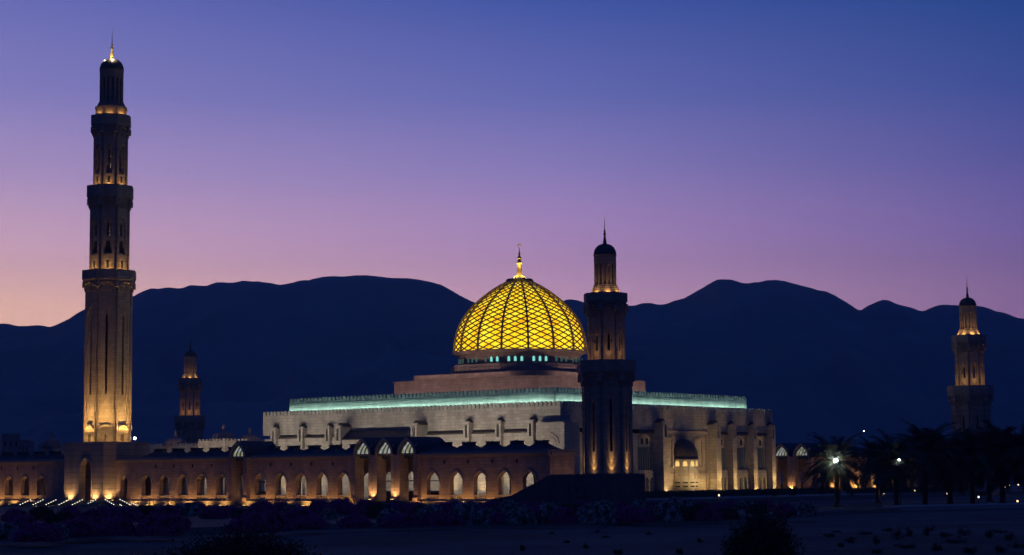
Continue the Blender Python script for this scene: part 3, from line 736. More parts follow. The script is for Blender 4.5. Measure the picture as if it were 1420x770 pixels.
def dome_at(s):
    """s in 0..1 along the meridian (Catmull-Rom through prof)"""
    s = max(0, min(.99999, s)) * (len(prof) - 1); i = int(s); u = s - i
    P = [prof[max(0, i - 1)], prof[i], prof[i + 1], prof[min(len(prof) - 1, i + 2)]]
    f = lambda k: .5 * ((2 * P[1][k]) + (-P[0][k] + P[2][k]) * u + (2 * P[0][k] - 5 * P[1][k] + 4 * P[2][k] - P[3][k]) * u * u + (-P[0][k] + 3 * P[1][k] - 3 * P[2][k] + P[3][k]) * u ** 3)
    return f(0), f(1)
m, tt, bb = newmat('golden_dome_baked_lamplight'); bb.inputs['Base Color'].default_value = (.6, .4, .05, 1); bb.inputs['Roughness'].default_value = .5  # glow of hidden lamps on the gold is put into the shell's emission
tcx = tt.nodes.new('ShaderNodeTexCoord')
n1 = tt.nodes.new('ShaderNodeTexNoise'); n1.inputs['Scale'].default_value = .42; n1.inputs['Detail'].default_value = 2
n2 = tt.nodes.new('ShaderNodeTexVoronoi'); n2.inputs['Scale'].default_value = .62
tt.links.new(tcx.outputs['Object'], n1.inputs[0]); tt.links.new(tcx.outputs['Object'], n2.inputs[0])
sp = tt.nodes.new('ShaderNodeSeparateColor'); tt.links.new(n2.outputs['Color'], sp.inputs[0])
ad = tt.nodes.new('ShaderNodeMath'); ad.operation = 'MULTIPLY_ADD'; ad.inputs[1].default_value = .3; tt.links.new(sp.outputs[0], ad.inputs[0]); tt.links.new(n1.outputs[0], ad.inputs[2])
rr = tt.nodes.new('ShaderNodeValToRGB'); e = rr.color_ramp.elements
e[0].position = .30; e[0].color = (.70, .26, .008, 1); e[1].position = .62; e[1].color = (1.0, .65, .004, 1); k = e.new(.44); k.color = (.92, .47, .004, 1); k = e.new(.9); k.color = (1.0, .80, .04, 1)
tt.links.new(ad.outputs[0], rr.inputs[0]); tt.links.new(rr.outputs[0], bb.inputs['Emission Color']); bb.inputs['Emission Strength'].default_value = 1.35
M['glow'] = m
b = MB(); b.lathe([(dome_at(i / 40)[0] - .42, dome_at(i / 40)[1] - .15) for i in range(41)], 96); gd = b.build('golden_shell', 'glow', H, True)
b = MB()
NS = 110
def ribbon(theta, s0, s1, wid, dep, n):
    ring = []
    for i in range(n + 1):
        s = s0 + (s1 - s0) * i / n; r, z = dome_at(s); th = theta(s)
        r2, z2 = dome_at(min(1, s + .004)); r1_, z1_ = dome_at(max(0, s - .004))
        Pn = Vector((r * math.cos(th), r * math.sin(th), z))
        ta = Vector((r2 * math.cos(theta(s + .004)) - r1_ * math.cos(theta(s - .004)), r2 * math.sin(theta(s + .004)) - r1_ * math.sin(theta(s - .004)), z2 - z1_)).normalized()
        no = Vector((math.cos(th) * (z2 - z1_), math.sin(th) * (z2 - z1_), -(r2 - r1_))).normalized()
        sd = ta.cross(no).normalized() * wid(s) / 2
        ring.append((Pn - sd, Pn + sd, Pn + sd - no * dep, Pn - sd - no * dep))
    vs = [tuple(q) for g in ring for q in g]; fs = []
    for i in range(n):
        for k in range(4): fs.append((i * 4 + k, (i + 1) * 4 + k, (i + 1) * 4 + (k + 1) % 4, i * 4 + (k + 1) % 4))
    b.add(vs, fs)
ROWS = 15.0; smax = .905
for k in range(32):
    for sg in (1, -1):
        ribbon(lambda s, k=k, sg=sg: 2 * PI * k / 32 + sg * (2 * PI / 32) * s / smax * ROWS, 0, smax, lambda s: .225 * (1 - .4 * s), .22, 90)
b.build('dome_lattice', 'rib', H)
for k in range(16):
    b = MB(); ribbon(lambda s, k=k: 2 * PI * k / 16 + PI / 16 * 0, 0, .96, lambda s: .42 * (1 - .4 * s), .30, 40)
    b.build('dome_rib', 'rib', H)
b = MB(); b.lathe([(dome_at(smax)[0] + .05, dome_at(smax)[1] - .06), (dome_at(smax)[0] + .05, dome_at(smax)[1] + .14), (dome_at(smax)[0] - .25, dome_at(smax)[1] + .12)], 64)
b.lathe([(2.9, dome_at(.95)[1] - .05), (2.75, dome_at(.95)[1] + .2), (1.6, 47.25), (.9, 47.5), (.5, 47.55)], 48); b.build('dome_cap', 'rib', H)
b = MB(); b.lathe([(1.25, 47.35), (1.2, 47.6), (.62, 47.95), (.5, 49.4), (.38, 50.2), (.62, 50.45), (.66, 50.7), (.42, 51.0), (.3, 51.2), (.52, 51.45), (.55, 51.65), (.28, 51.95), (.18, 52.2), (.3, 52.4), (.3, 52.55), (.14, 52.8), (.08, 53.6), (.05, 53.8)], 20)
fin = b.build('finial', 'gold', H, True)
b = MB(); pts = []
for i in range(15): q = R(-150 + 300 * i / 14) - PI / 2 + PI + .35; pts.append((.42 * math.cos(q), 0, 54.25 + .42 * math.sin(q)))
b.tube(pts, [.02 + .10 * math.sin(PI * i / 14) for i in range(15)], 8); b.build('crescent', 'gold', fin, True)
for q in (0, 1, 2, 3):
    a = -PI / 2 + R(60) * q - R(50); add_light('lamp', 'POINT', H, (1.6 * math.cos(a), 1.6 * math.sin(a), 47.9), 90, (1, .76, .3)); add_light('lamp', 'SPOT', H, (2.0 * math.cos(a), 2.0 * math.sin(a), 47.35), 900, (1, .78, .34), (-2.0 * math.cos(a), -2.0 * math.sin(a), 5.2), 44, .8)

# buttresses
def buttress(name, x0, x1, y0, y1, z1, side):
    """fin with a rounded slotted head and a steep leaded cap; side 'N' fronts -y, 'W' fronts +x"""
    b = MB(); c = MB(); s = MB()
    if side == 'W': T = Matrix.Rotation(PI / 2, 4, 'Z')
    else: T = Matrix.Identity(4)
    b.T = c.T = s.T = T
    xm = (x0 + x1) / 2; hw = (x1 - x0) / 2
    A = arch(xm, hw, z1 - 1.0, z1, 6)
    b.wall(x0, x1, 12.2, z1 + .0, y0, y0 + .5, [(xm, hw * .36, 12.5, z1 - 1.0, z1 - .55)])
    b.box(x0, x1, y0, y0 + .5, .5, 12.197)
    b.box(x0 + .004, x1 - .004, y0 + .503, y1, .5, z1 - .35)
    o = b.build(name, 'hall', H)
    s.box(xm - hw * .4, xm + hw * .4, y0 + .42, y0 + .49, 12.45, z1 - .5); s.build('slot_window', 'dark', o)
    c.extr_y([(x0 - .08, z1 - .28), (x1 + .08, z1 - .28), (x1 + .08, z1 - .1), (xm, z1 + .55), (x0 - .08, z1 - .1)], y0 + .51, y1 + .02)
    c.build('cap', 'lead', o)
    return o
for a in (106.2, 98.4, 90.7, 53.9, 46.1, 38.3): buttress('buttress', HA(a) - .72, HA(a) + .72, -HY - 1.25, -HY + 1.05, 15.6, 'N')
for a in (85.9, 65.5): buttress('deep_buttress', HA(a) - .8, HA(a) + .8, -HY - 3.2, -HY + 4.1, 15.5, 'N')
# rotated frame for the west front: (x', y') with x' = y (south), y' = -x  ->  rotation +90 deg maps (x',y') to (-y', x')
for bb_, w_, d_ in ((61.6, .9, 2.0), (80.9, .9, 2.0), (88.3, .75, 1.25), (96.4, .75, 1.25), (103.9, .75, 1.25), (54.1, .75, 1.25), (46.6, .75, 1.25), (39.0, .75, 1.25)):
    if bb_ in (54.1,): continue
    y = HB(bb_); buttress('buttress', y - w_, y + w_, -HX - d_, -HX + 1.25, 15.6, 'W')
# wall fins behind the portal buttresses (deep side faces)
# north-west corner block with its blind arch
b = MB(); x0, x1, y0, y1 = HA(36.6), HA(30.1), -HY - 1.6, -HY + 3.2
b.box(x0, x1, y0, y1, .5, 15.0)
cb = b.build('corner_block', 'hall', H)
b = MB(); xm = (x0 + x1) / 2
b.hood(xm + .2, 1.6, 11.0, 12.7, .35, y0 - .18, y0 + .02); b.hood(xm + .2, 1.0, 11.0, 12.1, .25, y0 - .12, y0 + .02); b.build('blind_arch', 'trim', cb)
# west bays
for lo, hi in ((82.2, 87.2), (89.4, 95.3), (97.5, 102.8), (55.0, 60.3), (47.7, 53.0)):
    ym = HB((lo + hi) / 2); hw = (hi - lo) / 2 - .35
    T = Matrix.Rotation(PI / 2, 4, 'Z'); xs_ = -HX + .4
    for dx in (-.24, .24):
        s = MB(); s.T = T; A = arch(ym + dx * hw * 1.6, .42, 11.9, 12.4, 5); s.extr_y([(A[0][0], 11.1)] + A + [(A[-1][0], 11.1)], xs_ - .03, xs_ + .01); s.build('small_window', 'dark', H)
    f = MB(); f.T = T; f.hood(ym, hw * .78, 11.5, 13.0, .2, xs_ - .16, xs_ + .01, .6); f.build('window_moulding', 'trim', H)
    f = MB(); f.T = T; f.box(ym - hw, ym + hw, xs_ - .06, xs_ + .01, 6.1, 10.5)
    so = f.build('screen_panel', 'slat', H)
    f = MB(); f.T = T
    for i in range(6): xx = ym - hw + 2 * hw * (i + .5) / 6; f.box(xx - .13, xx + .13, xs_ - .22, xs_ - .062, 6.1, 10.5)
    f.build('screen_bar', 'slat', so)
    lead_strip(ym - hw - .34, ym + hw + .34, -HX - .35, 13.42, -HX - .003, 13.9, T)
    f = MB(); f.T = T; f.box(ym - hw - .3, ym + hw + .3, xs_ - .45, xs_ + .01, 5.65, 5.95); f.build('ledge', 'hall', H)
    f = MB(); f.T = T; st = hw * .66
    f.wall(ym - hw - .3, ym + hw + .3, .9, 5.647, xs_ - .5, xs_ - .1, [(ym + i * st, st * .34, .9, 3.9, 4.6) for i in (-1, 0, 1)]); no_ = f.build('niche_wall', 'hall', H)
    f = MB(); f.T = T
    for i in (-1, 0, 1): f.box(ym + i * st - st * .3, ym + i * st + st * .3, xs_ - .095, xs_ - .03, .9, 4.5)
    f.build('niche_back', 'slat', no_)
# qibla portal with the apse
T = Matrix.Rotation(PI / 2, 4, 'Z'); ya = HB(70.6); yp = -HX + .2
f = MB(); f.T = T; f.box(HB(62.6), HB(79.9), yp - .0, -HX + .39, .5, 13.197); f.build('portal_panel', 'hall', H)
f = MB(); f.T = T
for x0, x1, z0, z1 in ((62.7, 63.3, 1, 13.9), (79.2, 79.8, 1, 13.9), (63.3, 79.2, 13.22, 13.9), (64.8, 65.2, 6.2, 12.4), (66.7, 67.1, 6.2, 12.4), (65.2, 66.7, 12.0, 12.4), (65.2, 66.7, 6.2, 6.6),
                       (74.6, 75.0, 6.2, 12.4), (77.6, 78.0, 6.2, 12.4), (75.0, 77.6, 12.0, 12.4), (75.0, 77.6, 6.2, 6.6), (63.3, 67.4, 5.0, 5.3), (73.9, 79.2, 5.0, 5.3)):
    f.box(HB(x0), HB(x1), yp - .37, yp - .001, z0, z1)
f.build('panel_moulding', 'trim', H)
ap = MB(); ap.T = Matrix.Translation((HX - .2, ya, 0))
ap.lathe([(3.0, .5), (3.0, 8.1)], 40, 0, None, -PI / 2, PI / 2)
apo = ap.build('apse', 'hall', H, False)
ad_ = MB(); ad_.T = Matrix.Translation((HX - .2, ya, 0)); h = 3.9
ad_.lathe([(3.28, 8.1), (3.28, 8.4)] + [(max(.02, 3.1 * math.cos(i / 12 * PI / 2) ** .85), 8.4 + h * math.sin(i / 12 * PI / 2)) for i in range(13)], 60, 0, lambda a: 1 + .03 * abs(math.cos(a * 12)), -PI / 2, PI / 2)
ad_.build('half_dome', 'lead', apo, True)
M['amberwin'] = emit('amber_window_light', (1.0, .66, .22), 1.0)
for i in range(6):
    q = -PI / 2 + PI * (i + .5) / 6
    w_ = MB(); w_.T = Matrix.Translation((HX - .2, ya, 0)) @ Matrix.Rotation(q + PI / 2, 4, 'Z')
    A = arch(0, .42, 7.35, 7.85, 5); w_.extr_y([(-.42, 6.75)] + A + [(.42, 6.75)], -3.07, -2.9); w_.build('apse_window', 'amberwin', apo)
    w_ = MB(); w_.T = Matrix.Translation((HX - .2, ya, 0)) @ Matrix.Rotation(q + PI / 2, 4, 'Z')
    w_.box(-.52, .52, -3.06, -2.9, 3.35, 3.62); w_.box(-.52, .52, -3.06, -2.9, 2.6, 2.9); w_.build('grille', 'dark', apo)
    w_ = MB(); w_.T = Matrix.Translation((HX - .2, ya, 0)) @ Matrix.Rotation(q + PI / 2 + PI / 12, 4, 'Z'); w_.box(-.13, .13, -3.16, -2.9, 4.2, 6.6); w_.build('pilaster', 'trim', apo)

# hall floodlights: north court, west terrace
G2 = 'floodlights in the north court'
for a in (112, 103, 94.5, 88, 76, 63, 57, 50, 42, 34): flood(a, 11.5, .95, 'floodlight in the court in front of the hall', G2, 4100, (0, 1.5, 1), (1, .88, .73), 100, .9, soft=.3)
for a in (102.3, 94.5, 58, 50, 42.2): flood(a, 27.5, .95, 'floodlight at the foot of the hall buttresses', 'floodlights below the north buttresses', 420, (0, .3, 1), (1, .68, .3), 110)
G3 = 'floodlights of the west buttresses'
wl = 'amber floodlight glowing at the foot of a west buttress'
for bb_, dd, e in ((61.6, 3.0, 260), (80.9, 3.0, 480), (88.3, 2.1, 300), (96.4, 2.1, 300), (103.9, 2.1, 300), (46.6, 2.1, 300), (39, 2.1, 200)):
    o = flood(32.1 - dd - .55, bb_, .95, wl, G3, e * 5, (.22, 0, 1), (1.0, .64, .24), 50); add_light('lamp', 'SPOT', o, (0, 0, .45), 300, (1, .64, .24), (-.9, 0, 1), 150, .6)
for bb_, e in ((64.2, 280), (78.4, 300)):
    flood(29.9, bb_, 1.0, 'amber floodlight in the corner beside the apse portal', 'floodlights beside the apse', e * 1.6, (.5, 0, 1), (1, .64, .22), 130)
for bb_, e in ((67.0, 200), (70.6, 260), (74.4, 200)):
    flood(26.3, bb_, 1.0, 'floodlight set in the paving before the apse', 'floodlights before the apse', e * 4, (.6, 0, 1), (1, .68, .28), 120)
for bb_ in (40, 52, 66, 80, 92, 104): flood(20.5, bb_, .95, 'floodlight on the terrace facing the west front', 'floodlights on the west terrace', 240, (.75, 0, 1), (1, .9, .82), 95, soft=.3)
# clerestory: strip of teal light lying behind the lower parapet
M['tealstrip'] = emit('teal_light_strip', (.52, 1.0, .94), 34.0)
for nm, x0, x1, y0, y1, lab in (('light_strip', -CX, CX - .3, -CY - .62, -CY - .50, 'glowing teal light strip along the foot of the north clerestory'), ('light_strip', CX + .50, CX + .62, -CY + .3, CY, 'glowing teal light strip along the foot of the west clerestory')):
    s = thing_ab('light_strip', lab, 'light strip', 71.25, 67.7)
    b = MB(); b.box(x0, x1, y0, y1, 18.62, 18.72); b.build('tube', 'tealstrip', s)
    b = MB(); b.box(x0, x1, y0 - .02, y1 + .02, 18.022, 18.617); b.build('tray', 'metal', s)
def strip(loc, ln, e, aim, col=(1, .74, .60)):  # unseen area lights added to wash the roof steps evenly
    ld = bpy.data.lights.new('lamp', 'AREA'); ld.shape = 'RECTANGLE'; ld.size = ln; ld.size_y = .25; ld.energy = e; ld.color = col
    o = bpy.data.objects.new('lamp', ld); COL.objects.link(o); o.parent = H; o.location = loc; o.rotation_euler = Vector(aim).to_track_quat('-Z', 'Y').to_euler()  # added unseen area light, no real lamp on the roof
    return o
strip((-2, -26, 20.8), 44, 700, (0, 1, .45)); o = strip((26.4, 2, 20.8), 44, 700, (-1, 0, .45)); o.rotation_euler = (Vector((-1, 0, .45)).to_track_quat('-Z', 'Y')).to_euler()
strip((-3, -18.2, 25.45), 26, 150, (0, 1, .8)); strip((18.6, 3, 25.45), 26, 150, (-1, 0, .8))

# ------------------------------------------------------------------ court buildings behind the arcade
def domed_block(label, u0, u1, utop, v_top, Y, dome_u, dome_r, v_dome, lit, split=None, merl=True):
    p0 = pix(u0, v_top, Y); p1 = pix(u1, v_top, Y)
    wdt = (p1.x - p0.x); xm = (p0.x + p1.x) / 2
    t = thing('court_building', label, 'building', xm, Y, 0, -TH)
    # block turned to the grid: north face projects to left, west face to right
    sN = wdt * (split if split else .62) / cT; sW = wdt * (1 - (split if split else .62)) / sT
    b = MB(); b.box(-sN / 2, sN / 2, -sW / 2, sW / 2, 0, p0.z - .5); b.build('wall', 'hall', t)
    b = MB()
    for fx, ln, off in ((0, sN / 2, sW / 2), (1, sW / 2, sN / 2)):
        b.T = Matrix.Rotation(PI / 2 * fx, 4, 'Z'); n = max(3, int(ln * 2 / 1.1)); L_ = ln if fx == 0 else ln - .35
        b.box(-L_, L_, -off, -off + .3, p0.z - .5, p0.z - .1)
        for i in range(n): x = -L_ + 2 * L_ * (i + .5) / n; b.box(x - .32, x + .32, -off, -off + .3, p0.z - .098, p0.z + .35)
    b.build('parapet', 'hall', t)
    if dome_r:
        dz_ = pix(dome_u, v_dome, Y).z; b = MB(); h = dz_ - p0.z
        b.lathe([(dome_r * 1.05, p0.z - .5), (dome_r * 1.05, p0.z + .2)] + [(max(.05, dome_r * math.cos(i / 10 * PI / 2) ** .9), p0.z + .2 + h * .9 * math.sin(i / 10 * PI / 2)) for i in range(11)], 40)
        b.lathe([(.35, dz_ - .4), (.25, dz_ + .5), (.4, dz_ + .8), (.05, dz_ + 1.8)], 10)
        do = b.build('dome', 'rose', t, True)
        x = pix(dome_u, v_dome, Y).x - xm
        do.location = (x * cT * .4, -x * .2, 0)
    return t
domed_block('pale court building with a low dome left of the tallest minaret', 52, 90, 70, 618, 465, 84, 2.2, 607, True, .68)
domed_block('pale domed court building between the small far minaret and the prayer hall', 275, 345, 306, 611.5, 455, 306, 2.75, 598, True, .6)
domed_block('long low court wing with a dim dome below the small far minaret', 200, 290, 240, 618, 480, 222, 2.9, 606, False, .88)
domed_block('dim domed court roof just left of the prayer hall', 326, 368, 345, 613, 500, 343, 3.0, 602, False, .6)
for a, b_, e in ((150, 30, 10000), (128, 45, 11000), (112, 30, 5000), (108, 60, 4000)):
    flood(a, b_, 1.0, 'floodlight in the inner court', 'floodlights in the inner court', e, (.1, .5, .5), (1, .82, .62), 120, soft=.4)

# ------------------------------------------------------------------ steps below the pedestal
b = MB()
xa, ya_ = W(124.6, 0)
b.T = Matrix.Translation((xa, ya_, 0)) @ Matrix.Rotation(-TH, 4, 'Z')
for i in range(8):
    k = i * .62; b.box(-24, 7.5 + k, -7.4 - k, -6.3, 0 - .2, .84 - i * .1 - .002 * i) if False else None
for i in range(7):
    k = (7 - i) * .75
    b.box(-17.5, 6.6 + k, -6.8 - k, -3.4, -.25 + .0 * i, .18 + i * .1)
o = b.build('steps', 'paving'); tag(o, 'broad stone steps around the foot of the pedestal', 'steps', None, 'structure')
M['dot'] = emit('step_lamp', (1.0, .93, .74), 3.6)
def stair_row(u0, v0, u1, v1, n, Y, lab, side):
    p0 = pix(u0, v0, Y); p1 = pix(u1, v1, Y + (3.0 if side > 0 else -2.5))
    if side < 0: p0 = pix(u0, v0, Y); p1 = pix(u1, v1, Y - 2.5)
    t = thing('stair_light', lab, 'step lights', p0.x, p0.y, p0.z - .25, 0, 'rows of step lights')
    r_ = MB(); d = p1 - p0; q = Vector((-d.y, d.x, 0)).normalized() * .08
    lo = [(-q.x, -q.y, 0), (q.x, q.y, 0), (d.x + q.x, d.y + q.y, d.z), (d.x - q.x, d.y - q.y, d.z)]
    r_.add([(x, y, z - .5) for x, y, z in lo] + [(x, y, z + .12) for x, y, z in lo], [(3, 2, 1, 0), (4, 5, 6, 7), (0, 1, 5, 4), (1, 2, 6, 5), (2, 3, 7, 6), (3, 0, 4, 7)])
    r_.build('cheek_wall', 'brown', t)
    for i in range(n):
        k = i / max(1, n - 1); m_ = MB(); c = d * k
        m_.T = Matrix.Translation((c.x, c.y, c.z + .2)); m_.lathe([(.02, -.05), (.065, -.04), (.075, .02), (.05, .06), (.01, .07)], 8); m_.build('lamp', 'dot', t, True)
rows = [((28, 699.5), (42, 693), 5), ((46, 699.5), (59.5, 693), 5), ((64, 699.5), (77.5, 693), 5), ((82, 699.5), (95.5, 693), 5), ((100.5, 699.5), (114, 693), 5), ((119, 699.5), (132.5, 693), 5),
        ((28, 704), (34, 700.8), 4), ((50, 702), (53, 700.5), 2), ((68, 702), (71, 700.8), 2), ((99, 705), (108.5, 700.3), 5)]
rowsR = [((146, 692.8), (157.5, 699.3), 5), ((166.5, 692.4), (179, 699), 5), ((183, 697.5), (191, 701.2), 4), ((145, 700.3), (148, 702.3), 2), ((166.5, 699.8), (174, 704.7), 5), ((207.5, 705.3), (212, 708), 3)]
for (p, q, n_) in rows: stair_row(*p, *q, n_, 388, 'row of small white step lights climbing toward the pedestal arch', 1)
for (p, q, n_) in rowsR: stair_row(*p, *q, n_, 386, 'row of small white step lights descending west of the pedestal', -1)
stair_row(329, 709, 342, 703, 6, 352, 'short row of white step lights before the single vaulted portal', 1)
stair_row(512, 705.5, 517.5, 703, 3, 330, 'short row of step lights before the left pier of the triple portal', 1)
stair_row(545, 704.5, 552, 702.5, 3, 326, 'short row of step lights before the right pier of the triple portal', 1)

# ------------------------------------------------------------------ street lamps, bollards
def street_lamp(label, u, v, Y, rad, energy, zb=0.4):
    glow = emit('white_lamp_glass', (.92, .96, 1.0), energy / (4 * PI * PI * rad * rad))
    p = pix(u, v, Y); t = thing('street_lamp', label, 'street lamp', p.x, p.y, zb)
    b = MB(); h = p.z - zb; b.lathe([(.14, 0), (.12, .4), (.07, .45), (.05, h - rad - .05)], 12); b.build('pole', 'metal', t)
    b = MB(); b.lathe([(.13, h - rad - .12), (.16, h - rad - .02), (.08, h - rad + .03)], 12); b.build('collar', 'metal', t)
    b = MB(); b.lathe([(max(.01, rad * math.sin(PI * i / 10)), h - rad * math.cos(PI * i / 10)) for i in range(11)], 20); b.build('globe', glow, t, True)
    return t
street_lamp('brightest white globe lamp shining in front of the left palm', 1159, 639.5, 296.5, .32, 330, .4)
street_lamp('smaller white globe lamp among the middle palms', 1247, 638, 281.5, .10, 40, .4)
street_lamp('white globe lamp on the arcade roof beside the tallest minaret', 187, 608, 402, .24, 60, 9.35)
street_lamp('tiny distant white lamp near the horizon right of the left palm', 1198, 598, 900, .22, 16, 0)
M['bol'] = emit('bollard_lamp_glass', (1.0, .72, .4), 3.5)
def bollard(label, u, v, Y, r=.12):
    p = pix(u, v, Y); h = .85; t = thing('bollard_light', label, 'bollard light', p.x, p.y, p.z - h)
    b = MB(); b.lathe([(.13, -.3), (.10, h - .2)], 12); b.build('post', 'metal', t)
    b = MB(); b.lathe([(.10, h - .2), (r, h - .12), (r, h + .04), (.1, h + .06)], 12); b.build('lamp_head', 'bol', t)
    b = MB(); b.lathe([(.11, h + .06), (.17, h + .09), (.02, h + .2)], 12); b.build('cap', 'metal', t)
    add_light('lamp', 'POINT', t, (0, -.4, h + .1), 8, (1, .7, .35))
for lab, u, v, Y in (('bollard light at the edge of the terrace before the west front', 997, 686.5, 345), ('leftmost bollard light behind the palms', 1225, 684.5, 330), ('bollard light right of the lamp lit palms', 1268, 680, 350),
                     ('bollard light beside a palm trunk in the middle', 1313.5, 684.3, 335), ('bollard light just right of the palm trunk below the far minaret', 1357, 688.8, 320), ('white light low at the right edge below the palms', 1411, 694.5, 312),
                     ('left one of the three lights at the right edge', 1394, 675, 430), ('middle one of the three lights at the right edge', 1400, 672.5, 440), ('right one of the three lights at the right edge', 1412, 672, 450)):
    bollard(lab, u, v, Y)

# ------------------------------------------------------------------ vegetation
def leaf_quads(b, pts, size, rnd, flat=.0):
    for p in pts:
        n = Vector((rnd.gauss(0, 1), rnd.gauss(0, 1), rnd.gauss(0, 1))).normalized()
        u = n.orthogonal().normalized(); w_ = n.cross(u); s_ = size * rnd.uniform(.6, 1.4); p = Vector(p)
        b.add([tuple(p - u * s_), tuple(p + w_ * s_ * .5), tuple(p + u * s_), tuple(p - w_ * s_ * .5)], [(0, 1, 2, 3)])
def mound_mesh(seed, n=3600):
    rnd = random.Random(seed); b = MB(); pts = []
    lump = [(rnd.uniform(0, 2 * PI), rnd.uniform(.1, 1.3), rnd.uniform(.25, .5), rnd.uniform(-.10, .16)) for _ in range(14)]
    def rad(th, el):
        r = 1.0
        for a, e_, wd_, am in lump:
            d = math.acos(max(-1, min(1, math.sin(el) * math.sin(e_) + math.cos(el) * math.cos(e_) * math.cos(th - a))))
            r += am * math.exp(-(d / wd_) ** 2)
        return r
    for _ in range(n):
        th = rnd.uniform(0, 2 * PI); el = math.asin(rnd.uniform(-.05, 1)); r = rad(th, el) * (1 + rnd.gauss(0, .07) + (rnd.random() < .10) * rnd.uniform(0, .24))
        pts.append((r * math.cos(el) * math.cos(th), r * math.cos(el) * math.sin(th), .04 + r * math.sin(el) * .78))
    leaf_quads(b, pts, .07, rnd)
    vs = []; fs = []; nu, nv = 20, 8
    for j in range(nv + 1):
        for i in range(nu):
            th = 2 * PI * i / nu; el = j / nv * PI / 2; r = rad(th, el) * .9; vs.append((r * math.cos(el) * math.cos(th), r * math.cos(el) * math.sin(th), r * math.sin(el) * .74))
    for j in range(nv):
        for i in range(nu): fs.append((j * nu + i, j * nu + (i + 1) % nu, (j + 1) * nu + (i + 1) % nu, (j + 1) * nu + i))
    b.add(vs, fs)
    return b
M['boug'] = foliage('bougainvillea_magenta', (.035, .05, .022), (.26, .05, .13), (.62, .10, .32), .42, 2.6)
M['bougw'] = foliage('bougainvillea_white', (.04, .055, .03), (.20, .21, .19), (.74, .73, .71), .50, 3.2)
M['bougg'] = foliage('bougainvillea_green', (.04, .06, .03), (.09, .11, .055), (.16, .05, .08), .62, 2.6)
protos = {}
for kind, mat in (('m', 'boug'), ('w', 'bougw'), ('g', 'bougg')):
    protos[kind] = [mound_mesh(11 + i + ord(kind)).build('flowering_bush', mat) for i in range(2)]
used = set()
BL = {'m': ('rounded bougainvillea mound with dark magenta flowers in the planting bed', 'magenta bougainvillea mounds'),
      'w': ('rounded bougainvillea mound tipped with white flowers in the planting bed', 'white bougainvillea mounds'),
      'g': ('rounded dark green shrub mound in the planting bed', 'green shrub mounds')}
def bush(u, vbase, wpx, hpx, kind):
    x, y = ground_at(u, vbase, .42); dist = y
    rw = wpx * dist / F / 2; rh = hpx * dist / F / .8
    i = random.randrange(2); src = protos[kind][i]
    if (kind, i) in used: o = src.copy(); COL.objects.link(o)
    else: o = src; used.add((kind, i))
    o.location = (x, y, .40); o.scale = (rw, rw * random.uniform(.85, 1.1), rh); o.rotation_euler = (0, 0, random.uniform(0, 6.28))
    tag(o, BL[kind][0], 'bush', BL[kind][1])
random.seed(3)
front = [(10, 748, 44, 18, 'w'), (52, 750, 60, 22, 'm'), (78, 748, 30, 18, 'w'), (108, 744, 64, 22, 'm'), (133, 740, 46, 20, 'm'), (162, 742, 50, 22, 'm'), (219, 742, 54, 26, 'm'), (240, 736, 40, 20, 'm'), (88, 733, 52, 18, 'g'), (30, 735, 40, 18, 'm'),
         (350, 738, 62, 24, 'm'), (376, 736, 52, 24, 'm'), (430, 733, 44, 15, 'm'), (416, 727, 46, 20, 'm'), (493, 731, 42, 15, 'm'), (556, 730, 52, 16, 'm'), (541, 726, 36, 16, 'w'), (606, 729, 42, 17, 'm'), (596, 724, 38, 18, 'w'), (628, 728, 30, 13, 'm'), (642, 723, 40, 20, 'w'), (660, 722, 34, 18, 'm'),
         (676, 727, 36, 17, 'w'), (690, 727, 34, 15, 'm'), (722, 727, 38, 20, 'w'), (740, 726, 40, 18, 'm'), (762, 726, 36, 22, 'w'), (778, 726, 40, 20, 'm'), (814, 722, 30, 18, 'w'), (832, 726, 38, 22, 'w'), (872, 722, 34, 18, 'm'), (890, 724, 30, 16, 'm'),
         (926, 723, 36, 22, 'w'), (948, 722, 30, 16, 'g'), (984, 722, 32, 16, 'm'), (1010, 720, 28, 14, 'g'), (968, 716, 24, 14, 'g'), (1118, 716, 28, 16, 'w'), (1090, 716, 30, 16, 'm')]
mids = [(20, 722, 30, 14, 'm'), (58, 720, 34, 14, 'g'), (96, 716, 30, 12, 'm'), (128, 722, 34, 14, 'm'), (150, 718, 36, 14, 'm'), (176, 722, 40, 16, 'm'), (200, 716, 32, 12, 'g'), (232, 716, 30, 14, 'm'), (262, 714, 38, 14, 'w'), (272, 712, 30, 14, 'm'), (296, 718, 34, 14, 'm'), (318, 716, 30, 12, 'm'), (338, 720, 30, 12, 'g'),
        (365, 713, 34, 16, 'm'), (392, 716, 30, 18, 'm'), (404, 721, 26, 18, 'w'), (446, 712, 34, 16, 'm'), (456, 719, 22, 11, 'w'), (474, 713, 38, 18, 'm'), (505, 714, 34, 18, 'm'), (524, 718, 30, 16, 'g'), (548, 713, 32, 14, 'm'), (576, 712, 34, 14, 'm'), (584, 717, 28, 14, 'g'), (612, 712, 30, 14, 'm'), (632, 711, 38, 14, 'm'), (652, 712, 30, 14, 'w'), (680, 711, 34, 14, 'm'), (706, 712, 30, 14, 'w'),
        (728, 710, 30, 12, 'm'), (748, 712, 28, 12, 'm'), (790, 712, 30, 12, 'g'), (806, 711, 28, 14, 'm'), (840, 712, 28, 14, 'w'), (858, 710, 26, 12, 'm'), (886, 711, 24, 14, 'w'), (904, 708, 26, 10, 'm'), (938, 706, 26, 13, 'w'), (950, 709, 28, 13, 'w'), (972, 707, 28, 10, 'm'), (996, 709, 30, 10, 'm'), (1014, 704, 26, 9, 'm'), (1034, 706, 28, 10, 'w'), (1060, 704, 26, 10, 'm'), (916, 716, 30, 14, 'm'), (1050, 712, 30, 12, 'g')]
for r_ in sorted(front + mids, key=lambda q: -q[1]): bush(*r_)

